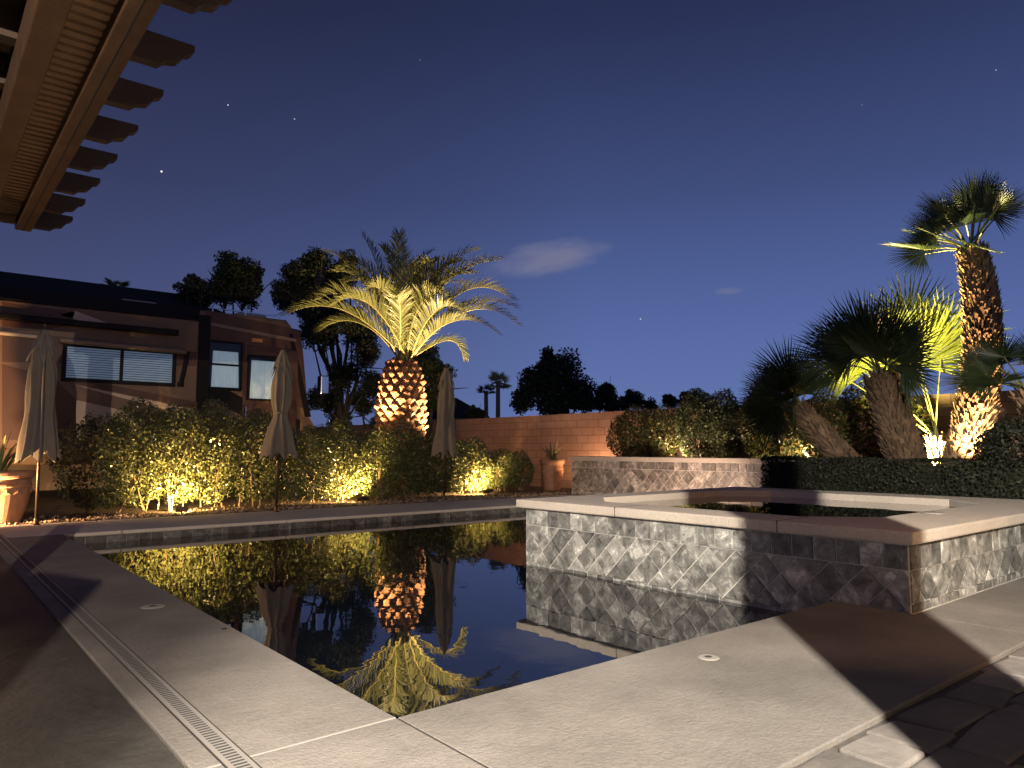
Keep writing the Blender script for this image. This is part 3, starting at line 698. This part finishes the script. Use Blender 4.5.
# ---------------------------------------------------------------- umbrellas
def umbrella(label, x, y, ang, waist, spread, top=2.72, lean=(0, 0)):
    o = empty('patio_umbrella', (x, y, 0), label, 'umbrella', 'closed umbrellas along the far coping')
    def L(z): return x+lean[0]*z/2.7, y+lean[1]*z/2.7
    MB().tube([(x, y, 0), (*L(1.35), 1.35), (*L(top+.03), top+.03)], .021, 10).build('pole', M['pole'], o, smooth=True)
    MB().lathe([(.055, 0), (.055, .012), (.035, .02), (.03, .09), (.022, .095)], (x, y, .001), 16).build('deck_sleeve', M['bronze'], o)
    MB().lathe([(.0, .10), (.018, .085), (.024, .06), (.014, .035), (.03, .02), (.034, 0)], (*L(top), top), 12).build('finial', M['pole'], o, smooth=True)
    def drape(z0, z1, rf, nz_=26, nt=96, pl=8, amp=.46, seed=0, hem=.05):
        vs = []; rg = random.Random(seed); ph = [rg.uniform(-.35, .35) for _ in range(pl)]; am = [rg.uniform(.7, 1.3) for _ in range(pl)]
        for i in range(nz_+1):
            t = i/nz_; zc = z0+(z1-z0)*t
            for k in range(nt):
                th = 2*math.pi*k/nt; u = (th/(2*math.pi)*pl) % pl; j = int(u); fz = u-j
                fold = (math.cos(2*math.pi*(fz-.5)+ph[j]*math.sin(t*4))+.35*math.cos(4*math.pi*fz+ph[j]*3))*am[j]
                r = rf(t)*(1+amp*min(1, t*3)*fold*.55+.05*math.sin(3*th+t*5+seed)+.04*math.sin(t*17+j*2.1))
                z = zc - hem*fold*t*(.4+.6*t) + .02*math.sin(5*th+seed)*t
                cx, cy = L(z); vs.append((cx+r*math.cos(th+ang), cy+r*math.sin(th+ang), z))
        fs = [(i*nt+k, i*nt+(k+1) % nt, (i+1)*nt+(k+1) % nt, (i+1)*nt+k) for i in range(nz_) for k in range(nt)]
        return vs, fs
    zb = .93
    def rf(t):
        r = .035+.095*min(1, t/.28)**.8+.02*t
        if waist: r -= .055*math.exp(-((t-.60)/.10)**2)
        return r+spread*max(0, (t-.60)/.40)**1.3
    MB().add(*drape(top-.05, zb, rf, seed=int(ang*10))).build('canopy', M['canvas'], o, smooth=True)
    MB().add(*drape(top, top-.36, lambda t: .03+.125*t**.8, 10, 96, 8, .42, seed=int(ang*10)+5, hem=.10)).build('vent_flap', M['canvas'], o, smooth=True)
    if waist:
        cx, cy = L(1.64); m = MB(); n = 40
        m.tube([(cx+.105*math.cos(2*math.pi*k/n), cy+.105*math.sin(2*math.pi*k/n), 1.64+.01*math.sin(4*math.pi*k/n)) for k in range(n+1)], .012, 6); m.build('tie_strap', M['canvas'], o)
    MB().box((x-.03, y-.045, .86), (x+.03, y-.012, .95)).build('crank', M['bronze'], o)
    return o
umbrella('left closed taupe umbrella with loose flaring canopy next to the large pot', 1.43, 12.06, .3, False, .07, lean=(-.03, 0))
umbrella('closed taupe umbrella tied at its waist, in front of the motorhome door', 4.79, 11.98, 1.1, True, .10, lean=(.05, 0))
umbrella('closed taupe umbrella right of the date palm trunk, against the block wall', 8.51, 12.5, 2.0, False, .07, lean=(.04, 0))

# ---------------------------------------------------------------- pots
def pot(label, x, y, s, h, blades, bl, seed):
    rg = random.Random(seed); o = empty('terracotta_pot', (x, y, 0), label, 'pot', 'terracotta pots')
    pr = [(.30,0),(.34,.02),(.36,.10),(.42,.34),(.455,.55),(.46,.68),(.475,.70),(.475,.735),(.455,.75),(.45,.83),(.50,.86),(.515,.90),(.515,.95),(.49,.985),(.44,.99),(.42,.93),(.41,.88),(0,.88)]
    MB().lathe([(r*s, z*h) for r, z in pr], (x, y, 0.004), 40).build('body', M['terra'], o, smooth=False)
    m = MB()
    for k in range(18):
        a = 2*math.pi*k/18; e = np.array([math.cos(a), math.sin(a), 0]); t = np.array([-e[1], e[0], 0]); c = np.array([x, y, h*.60])+e*s*.457
        m.add([c-t*.05*s*1.3-np.array([0,0,.05*h]), c+t*.05*s*1.3-np.array([0,0,.05*h]), c+np.array([0,0,.06*h])+e*.004, c+e*s*.03], [(0,1,3),(1,2,3),(2,0,3)])
    m.build('relief_band', M['terra'], o)
    MB().lathe([(.415*s, .905*h), (.2*s, .93*h), (0, .92*h)], (x, y, .004), 20).build('soil', M['mulch'], o)
    p = empty('potted_plant', (x, y, h*.92), label.replace('terracotta pot', 'spiky strap leaf plant in the pot').split(',')[0], 'plant', 'spiky plants in the terracotta pots')
    m = MB()
    for i in range(blades):
        a = rg.uniform(0, 6.28); L = bl*rg.uniform(.6, 1.1); e = np.array([math.cos(a), math.sin(a), 0]); lean = rg.uniform(.15, .75)
        b = np.array([x, y, h*.92])+e*rg.uniform(0, .1)*s; c = bez([b, b+e*L*lean*.4+UP*L*.6, b+e*L*lean+UP*L*(.95-.55*lean)], 7); t = np.array([-e[1], e[0], 0]); w_ = bl*.028
        ws = [.6, 1, 1, .9, .7, .45, .05]
        m.add([q for k in range(7) for q in (c[k]-t*w_*ws[k], c[k]+t*w_*ws[k])], [(2*k, 2*k+1, 2*k+3, 2*k+2) for k in range(6)])
    m.build('blades', M['blade'], p)
    return o, p
o, p = pot('large terracotta pot glowing orange at the left edge', 1.02, 12.72, .88, .74, 26, .75, 2)
p['label'] = 'spiky strap leaf plant in the large pot at the left edge'
o, p = pot('small terracotta pot against the block wall beside the planter wall', 12.66, 13.75, .62, .78, 22, .75, 4)
p['label'] = 'grassy plant in the small pot against the block wall'

# ---------------------------------------------------------------- lamps
def spot(name, loc, target, watts, colr, ang, blend=.5, size=.03, parent=None):
    l = bpy.data.lights.new(name, 'SPOT'); l.energy = watts; l.color = colr; l.spot_size = R(ang); l.spot_blend = blend; l.shadow_soft_size = size
    o = bpy.data.objects.new(name, l); col.objects.link(o); o.location = loc
    o.rotation_euler = (Vector(target)-Vector(loc)).to_track_quat('-Z', 'Y').to_euler(); return o
def well_light(label, x, y, target, watts, colr, ang=125, z=0., group='ground lights at the hedge foot', lens=True, blend=.6):
    o = empty('ground_light', (x, y, z), label, 'light', group)
    d = nz(np.array([target[0]-x, target[1]-y, 0])); a = math.atan2(d[1], d[0])
    def tr(p): return (x+p[0]*math.cos(a)-p[1]*math.sin(a), y+p[0]*math.sin(a)+p[1]*math.cos(a), z+p[2])
    def bx(m, lo, hi, tilt=0):
        q = MB().box(lo, hi).v; q = [(p[0], p[1], p[2]+tilt*p[0]) for p in q]
        m.add([tr(p) for p in q], [(0,3,2,1),(4,5,6,7),(0,1,5,4),(1,2,6,5),(2,3,7,6),(3,0,4,7)]); return m
    bx(MB(), (-.07, -.09, .05), (.06, .09, .115), -.25).build('housing', M['bronze'], o)
    MB().tube([(x, y, z-.05), (x, y, z+.06)], .014, 8).build('stake', M['bronze'], o)
    if lens: bx(MB(), (.0605, -.08, .06), (.066, .08, .11), -.25).build('lens', M['lens'], o)
    s = np.array(tr((.075, 0, .125)))
    spot('uplight', s, target, watts, colr, ang, blend, .035)
    return o
WARM = (1., .63, .21)
well_light('small ground light glowing at the foot of the tallest hedge shrub', 3.45, 12.50, (3.6, 13.25, .75), 850, WARM, 150)
well_light('small ground light glowing left of the date palm, below the bright shrub', 6.83, 12.80, (6.6, 13.5, .8), 850, WARM, 150)
well_light('small ground light glowing at the foot of the shrub nearest the block wall', 10.2, 13.22, (10.1, 14.0, .6), 850, WARM, 150)
WP = (1., .70, .30)
def hidden_uplight(label, x, y, z, target, watts, colr, ang, blend=.5):
    well_light(label, x, y, target, watts, colr, ang, z, 'uplights among the palms', True, blend)
hidden_uplight('uplight hidden behind the hedge at the date palm foot', tb[0]+1.15, tb[1]-1.0, .9, (tb[0]+.2, tb[1]-.15, 4.0), 2300, WP, 88)
hidden_uplight('second uplight at the left front of the date palm foot', tb[0]-1.4, tb[1]-.6, .9, (tb[0]-.75, tb[1]-.3, 5.0), 3000, WP, 76)
hidden_uplight('uplight at the foot of the tallest fan palm', 10.3, 3.5, .46, (10.98, 3.6, 2.5), 900, (1., .60, .28), 66)
hidden_uplight('uplight below the bright fan palm', 10.95, 4.34, .46, (11.8, 4.38, 2.6), 3800, (1., .82, .28), 92)
hidden_uplight('uplight on the soil at the right of the raised planter shrubs', 12.36, 6.7, .74, (12.9, 7.6, 1.5), 150, (1., .68, .40), 165)
hidden_uplight('uplight on the soil in the middle of the raised planter', 12.34, 9.75, .74, (12.8, 9.6, 1.5), 110, (1., .68, .40), 165)
hidden_uplight('uplight washing the block wall near the planter end', 12.9, 12.75, .0, (13.6, 12.9, 1.2), 170, (1., .56, .29), 165)
hidden_uplight('added lamp hidden behind the spa, aimed at the planter wall', 10.3, 8.6, .0, (12.0, 9.6, .5), 260, (1., .70, .52), 150)  # added fill lamp, kept out of view, brightens the planter wall tiles

# ---------------------------------------------------------------- motorhome
rv = empty('motorhome', (2, 17, 0), 'large brown and tan motorhome parked behind the hedge', 'motorhome')
YB, YS = 15.95, 15.5
prof = [(-5, .75), (6.85, .75), (7.2, .8), (7.28, 1.0), (7.26, 1.55), (7.06, 1.85), (6.68, 3.60), (6.62, 3.84), (6.5, 3.97), (-5, 3.97)]
MB().prism(prof, lambda a, b, d: (a, d, b), YB, YB+2.5).build('body', M['rv_tan'], rv, bevel=.03)
MB().prism([(7.10,1.9),(6.67,3.56),(6.69,3.56),(7.12,1.9)], lambda a, b, d: (a+.012, d, b), YB+.12, YB+2.38).build('windshield', M['windshield'], rv)
MB().prism([(7.13,1.78),(6.64,3.66),(6.55,3.66),(6.98,1.78)], lambda a, b, d: (a+.012, d, b), YB-.012, YB+.11).build('windshield_pillar', M['rv_black'], rv)
# slide-out
so = MB().box((-3.5, YS, 1.05), (4.47, YB+.02, 3.66)).build('slide_out', M['rv_tan'], rv, bevel=.02)
MB().box((-3.55, YS-.02, 3.665), (4.55, YB+.3, 3.70)).build('slide_topper', M['rv_black'], rv)
MB().box((4.475, YS+.05, 1.0), (4.72, YB-.004, 3.80)).build('slide_seal', M['rv_black'], rv)
MB().box((-4.9, YB-.03, 3.60), (4.60, YB+2.4, 3.99)).build('roof_edge', M['rv_black'], rv)
# paint swooshes, thin sheets proud of the panels
def paint(px, name, mat, Y, par, e=.004):
    pts = [at_y(x, y, Y) for x, y in px]; m = MB()
    m.prism([(p[0], p[2]) for p in pts], lambda a, b, d: (a, d, b), Y-e, Y-e*.4); return m.build(name, mat, par)
paint([(2,302),(75,312),(70,325),(40,332),(2,330)], 'paint_swoosh', M['rv_brown'], YS, so)
paint([(75,311),(124,329),(110,329),(60,315)], 'paint_swoosh', M['rv_cream'], YS, so)
paint([(2,330),(197,352),(197,366),(2,362)], 'paint_swoosh', M['rv_brown'], YS, so, .003)
paint([(2,364),(55,378),(76,400),(76,440),(2,440)], 'paint_swoosh', M['rv_brown'], YS, so, .005)
paint([(76,385),(197,410),(197,418),(100,392)], 'paint_swoosh', M['rv_cream'], YS, so, .006)
paint([(76,400),(130,412),(150,440),(76,440)], 'paint_swoosh', M['rv_cream'], YS, so, .004)
paint([(76,378),(197,402),(197,409),(76,384)], 'paint_swoosh', M['rv_brown'], YS, so, .008)
paint([(206,378),(262,408),(300,420),(300,440),(206,400)], 'paint_swoosh', M['rv_black'], YB, rv)
paint([(206,310),(300,330),(303,352),(206,332)], 'paint_swoosh', M['rv_brown'], YB, rv, .003)
paint([(206,332),(303,352),(308,410),(206,378)], 'paint_swoosh', M['rv_brown'], YB, rv, .0035)
paint([(208,322),(296,339),(296,342),(208,325)], 'trim_rail', M['rv_awning'], YB, rv, .02)
# windows
def window(par, Y, corners, split, kind, fw=.05):
    (x0, z1), (x1, z0) = (at_y(*corners[0], Y)[[0, 2]], at_y(*corners[1], Y)[[0, 2]])
    m = MB()
    m.box((x0-fw, Y-.03, z0-fw), (x1+fw, Y-.006, z0)); m.box((x0-fw, Y-.03, z1), (x1+fw, Y-.006, z1+fw))
    m.box((x0-fw, Y-.03, z0), (x0, Y-.006, z1)); m.box((x1, Y-.03, z0), (x1+fw, Y-.006, z1))
    for t, horiz in split:
        if horiz: zz = z0+(z1-z0)*t; m.box((x0, Y-.032, zz-.022), (x1, Y-.008, zz+.022))
        else: xx = x0+(x1-x0)*t; m.box((xx-.03, Y-.032, z0), (xx+.03, Y-.008, z1))
    fr = m.build('window', M['rv_black'], par, bevel=.006)
    MB().box((x0, Y-.006, z0), (x1, Y-.0045, z1)).build('interior', M['room'], fr)
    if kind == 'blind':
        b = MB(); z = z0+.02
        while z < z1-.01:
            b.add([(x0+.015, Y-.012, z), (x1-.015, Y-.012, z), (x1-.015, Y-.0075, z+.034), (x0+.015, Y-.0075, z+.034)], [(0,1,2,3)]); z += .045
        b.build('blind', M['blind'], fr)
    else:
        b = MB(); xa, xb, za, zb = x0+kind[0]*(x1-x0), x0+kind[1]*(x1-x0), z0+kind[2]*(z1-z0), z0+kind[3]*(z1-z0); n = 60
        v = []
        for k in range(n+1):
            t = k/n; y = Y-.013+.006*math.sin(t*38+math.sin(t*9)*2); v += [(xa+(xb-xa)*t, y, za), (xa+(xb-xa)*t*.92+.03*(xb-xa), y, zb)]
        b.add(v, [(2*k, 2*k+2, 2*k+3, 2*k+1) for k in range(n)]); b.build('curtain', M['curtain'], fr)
    MB().add([(x0, Y-.024, z0), (x1, Y-.024, z0), (x1, Y-.024, z1), (x0, Y-.024, z1)], [(0,1,2,3)]).build('pane', M['glass'], fr)
    return fr
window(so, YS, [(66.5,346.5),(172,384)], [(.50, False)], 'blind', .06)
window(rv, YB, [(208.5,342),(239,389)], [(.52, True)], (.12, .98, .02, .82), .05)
dr_ = MB(); a, b = at_y(244,346,YB), at_y(301,430,YB); dr_.box((a[0], YB-.03, .9), (b[0]-.12, YB-.003, a[2])); door = dr_.build('door', M['rv_brown'], rv, bevel=.015)
window(door, YB-.03, [(249.5,357),(277,399.5)], [], (.04, .97, 0., .93), .045)
MB().tube([(a[0]+.06, YB-.07, 1.72), (a[0]+.06, YB-.07, 1.95)], .014, 6).build('handle', M['chrome'], door)
MB().box((5.72, YB-.02, 3.40), (5.95, YB-.002, 3.48)).build('marker_lamp', M['plug'], rv)
# awnings: roller over the window with its arm, and the long one higher up
aw = MB(); p0, p1 = at_y(60,340,YS-.14), at_y(186,352,YS-.14); aw.tube([p0, p1], .055, 12); aw = aw.build('window_awning', M['rv_awning'], so)
m = MB(); q0, q1 = at_y(188,352,YS-.10), at_y(181,384,YS-.03); m.tube([q0, q1], .045, 6); m.box((q1[0]-.06, YS-.03, q1[2]-.06), (q1[0]+.06, YS-.002, q1[2]+.03)); m.build('awning_arm', M['rv_black'], aw)
m = MB(); p0, p1 = at_y(-20,314,YS-.08), at_y(178,338,YS-.08); m.box((p0[0], YS-.15, p0[2]-.06), (p1[0], YS-.003, p0[2]+.05)); m.build('awning_case', M['rv_black'], so, bevel=.02)
m = MB(); p0, p1 = at_y(-20,331,YS-.08), at_y(47,338,YS-.08); m.tube([p0, p1], .035, 8); m.build('trim_bar', M['rv_cream'], so)
# mirror hanging ahead of the cab
m = MB(); c = at_y(323,386,YB-.15); m.tube([(7.0, YB+.1, 2.1), (c[0]-.05, YB-.1, c[2]-.32), (c[0], YB-.15, c[2]-.18)], .03, 8); mr = m.build('mirror_arm', M['rv_black'], rv)
MB().box((c[0]-.11, YB-.27, c[2]-.2), (c[0]+.09, YB-.06, c[2]+.24)).build('mirror_housing', M['chrome'], mr, bevel=.03)
for x in (3.2, 5.55): MB().box((x, YB+.5, 3.975), (x+.7, YB+1.5, 4.12)).build('roof_unit', M['rv_cream'], rv, bevel=.05)
m = MB()
for x in (4.9, 5.6, 6.2): m.tube([(x, YB+.1, 3.96), (x, YB+.1, 4.06)], .012, 5)
m.tube([(4.8, YB+.1, 4.06), (6.3, YB+.1, 4.05)], .014, 6); m.build('roof_rail', M['chrome'], rv)
for x in (-2.6, 5.0):
    wh = MB(); n = 24; wv = []
    for r, y in ((0, 0), (.2, 0), (.22, .03), (.42, .03), (.45, .06), (.45, .26), (0, .26)):
        wv.append((r, y))
    vs = [(x+r*math.cos(2*math.pi*k/n), YB-.005+y, .455+r*math.sin(2*math.pi*k/n)) for r, y in wv for k in range(n)]
    wh.add(vs, [(i*n+k, i*n+(k+1) % n, (i+1)*n+(k+1) % n, (i+1)*n+k) for i in range(len(wv)-1) for k in range(n)]); wh.build('wheel', M['black'], rv)

# ---------------------------------------------------------------- houses behind
def house(label, x0, x1, y0, y1, ze, zr, ridge, loc):
    o = empty('house', loc, label, 'house')
    MB().box((x0+.4, y0+.4, -.45), (x1-.4, y1-.4, ze)).build('walls', M['stucco'], o)
    rx0, rx1, ry = ridge
    MB().add([(x0,y0,ze),(x1,y0,ze),(x1,y1,ze),(x0,y1,ze),(rx0,ry,zr),(rx1,ry,zr),(x0,y0,ze-.15),(x1,y0,ze-.15),(x1,y1,ze-.15),(x0,y1,ze-.15)],
             [(0,1,5,4),(1,2,5),(2,3,4,5),(3,0,4),(0,6,7,1),(1,7,8,2),(2,8,9,3),(3,9,6,0),(9,8,7,6)]).build('roof', M['roof'], o)
house('dark house roof rising behind the motorhome', -14, 9.2, 21.5, 30.5, 4.3, 6.28, (-8, 6.8, 26), (0, 26, -.45))
pz = at_depth(459, 398, 48)
house('far house with a low dark gable beyond the block wall', pz[0]-2.2, pz[0]+1.0, pz[1]-2, pz[1]+2, 3.1, pz[2], (pz[0]-1.6, pz[0]-.2, pz[1]), (pz[0], pz[1], -.45))

# ---------------------------------------------------------------- pergola
pe = empty('pergola', (.4, 4, 0), 'dark wooden pergola with scalloped rafter tails overhead at the left', 'pergola')
MB().box((.50, 1.35, 2.6), (.60, 6.16, 2.80)).build('beam', M['wood'], pe, bevel=.006)
MB().box((.545, 1.35, 2.597), (.552, 6.15, 2.6)).build('beam_groove', M['crack'], pe)
MB().box((.262, 1.35, 2.6), (.36, 6.02, 2.80)).build('beam', M['wood'], pe, bevel=.006)
MB().box((-2.2, 1.35, 2.6), (-2.05, 6.02, 2.80)).build('beam', M['wood'], pe, bevel=.006)
MB().box((.19, 6.02, 2.62), (.498, 6.10, 2.79)).build('end_beam', M['wood'], pe, bevel=.006)
lt = MB(); y = 1.4
while y < 6.0: lt.box((.362, y, 2.66), (.498, y+.04, 2.70)); y += .068
lt.build('batten_strip', M['batten'], pe)
tail = [(.602, 2.77), (.855, 2.77), (.855, 2.742), (.842, 2.728), (.822, 2.722), (.808, 2.70), (.79, 2.678), (.745, 2.668), (.72, 2.645), (.602, 2.645)]
for k in range(10):
    yy = 6.2-k*.5; MB().prism(tail, lambda a, b, d: (a, d, b), yy-.028, yy+.028).build('rafter_tail', M['rafter'], pe)
    MB().box((-2.4, yy-.04, 2.802), (.598, yy+.04, 2.93)).build('rafter', M['rafter'], pe)
MB().box((-2.4, 1.4, 2.932), (.59, 6.2, 2.95)).build('roof_panel', M['rafter'], pe)
for (x, y) in ((.2, 5.5), (-2.2, 5.5), (-2.2, 1.5)): MB().box((x, y, -.01), (x+.15, y+.15, 2.599)).build('post', M['wood'], pe, bevel=.008)

# ---------------------------------------------------------------- house side behind the viewpoint: wall, cover, column, added shadow blocker and floodlights
hw = empty('patio_house', (0, -2.6, 0), 'stucco house wall and covered patio behind the viewpoint', 'house')
MB().box((-9, -2.7, -.3), (12, -2.3, 3.9)).build('wall', M['stucco'], hw)
MB().box((.0, -2.29, 3.555), (12, -.2, 3.75)).build('patio_roof', M['stucco'], hw)
FA = np.array([-.55, -2.13, 3.3]); FB = np.array([-1.63, -2.13, 2.45])
cdir = np.array([math.cos(R(40.25)), math.sin(R(40.25)), 0]); cq = np.array([-cdir[1], cdir[0], 0]); cc = np.array([FA[0], FA[1], 0])+cdir*1.0
COLW = .137
c4 = [cc+cdir*a*COLW*.5*.8+cq*b*COLW*.5 for a, b in ((-1,-1),(1,-1),(1,1),(-1,1))]
clm = empty('patio_column', cc, 'slim square stucco patio post behind the viewpoint', 'column')
m = MB(); m.prism([(p[0], p[1]) for p in c4], lambda a, b, d: (a, b, d), -.02, 3.553); m.build('shaft', M['stucco'], clm)
m = MB(); m.prism([(cc[0]+(p[0]-cc[0])*1.15, cc[1]+(p[1]-cc[1])*1.15) for p in c4], lambda a, b, d: (a, b, d), -.02, .12); m.build('plinth', M['cap'], clm)
CH = 2.08; kq = 1-CH/FB[2]
q = [tuple(FB[:2]+kq*(np.array(p)-FB[:2])) for p in ((1.28, 6.69), (.37, 3.92), (-.6, 3.9), (-.4, 6.6), (.96, 7.45))]  # prism added out of view, outline taken from the left deck shadow
cab = empty('shadow_blocker', (q[2][0], q[2][1], 0), 'added unseen shadow-casting cabinet behind the viewpoint at the left', 'blocker')
MB().prism(q[::-1], lambda a, b, d: (a, b, d), .06, CH-.02).build('body', M['wood'], cab)
MB().prism(q[::-1], lambda a, b, d: (a, b, d), CH-.018, CH).build('top', M['rafter'], cab)
for p in (q[0], q[1], q[2], q[3]):
    cx, cy = np.mean(np.array(q), 0); px, py = p[0]+(cx-p[0])*.15, p[1]+(cy-p[1])*.15
    MB().tube([(px, py, -.01), (px, py, .062)], .016, 8).build('foot', M['black'], cab)
def flood(label, p, aims):
    o = empty('floodlight', p, label, 'light', 'wall floodlights')
    MB().box((p[0]-.07, -2.299, p[2]-.07), (p[0]+.07, -2.26, p[2]+.07)).build('wall_plate', M['white'], o, bevel=.008)
    for a in aims:
        c = np.array(a[0]); d = nz(np.array(a[1])-c); m = MB(); m.tube([c-d*.16, c-d*.12, c-d*.03], [.025, .045, .055], 14); h = m.build('lamp_head', M['white'], o, smooth=True)
        m = MB(); m.tube([c-d*.029, c-d*.024], .05, 14); m.build('lens', M['lens_flood'], h)
        m = MB(); m.tube([(p[0], -2.27, p[2]), c-d*.15], .014, 6); m.build('arm', M['white'], h)
        spot('flood', c, a[1], a[2], a[3], a[4], a[5], .007)
NEU = (1., .88, .735)
flood('floodlight on the house wall lighting the spa side', FA, [(FA, FA+np.array([3.0, 1.75, -3.3]), 6200, NEU, 81, .28)])
flood('single floodlight on the house wall lighting the left deck', FB, [(FB, FB+np.array([3.4, 9.5, -2.3]), 2500, (1., .82, .66), 60, .6)])
flood('small warm sconce on the house wall facing the spa', np.array([4.4, -2.13, 2.4]), [(np.array([4.4, -2.13, 2.4]), np.array([4.9, 3.0, 1.3]), 260, (1., .50, .20), 54, .35)])
# low lamps along the left side of the deck, the pergola one added as fill
well_light('path light left of the large pot, aimed across at the motorhome', .35, 12.1, (3.0, 15.5, 2.3), 1000, (1., .56, .25), 150, 0., 'path lights on the left side')
well_light('added unseen lamp at the pergola post foot, brightening the beams', .05, 5.35, (.55, 3.5, 2.7), 22, (1., .60, .30), 150, 0., 'path lights on the left side')

# ---------------------------------------------------------------- render settings
sc.view_settings.view_transform = 'Standard'; sc.view_settings.look = 'None'; sc.view_settings.gamma = 1; sc.view_settings.exposure = 0
sc.render.engine = 'CYCLES'
sc.cycles.use_denoising = True
sc.cycles.max_bounces = 6; sc.cycles.diffuse_bounces = 3; sc.cycles.glossy_bounces = 4; sc.cycles.transparent_max_bounces = 8
sc.cycles.sample_clamp_indirect = 4.
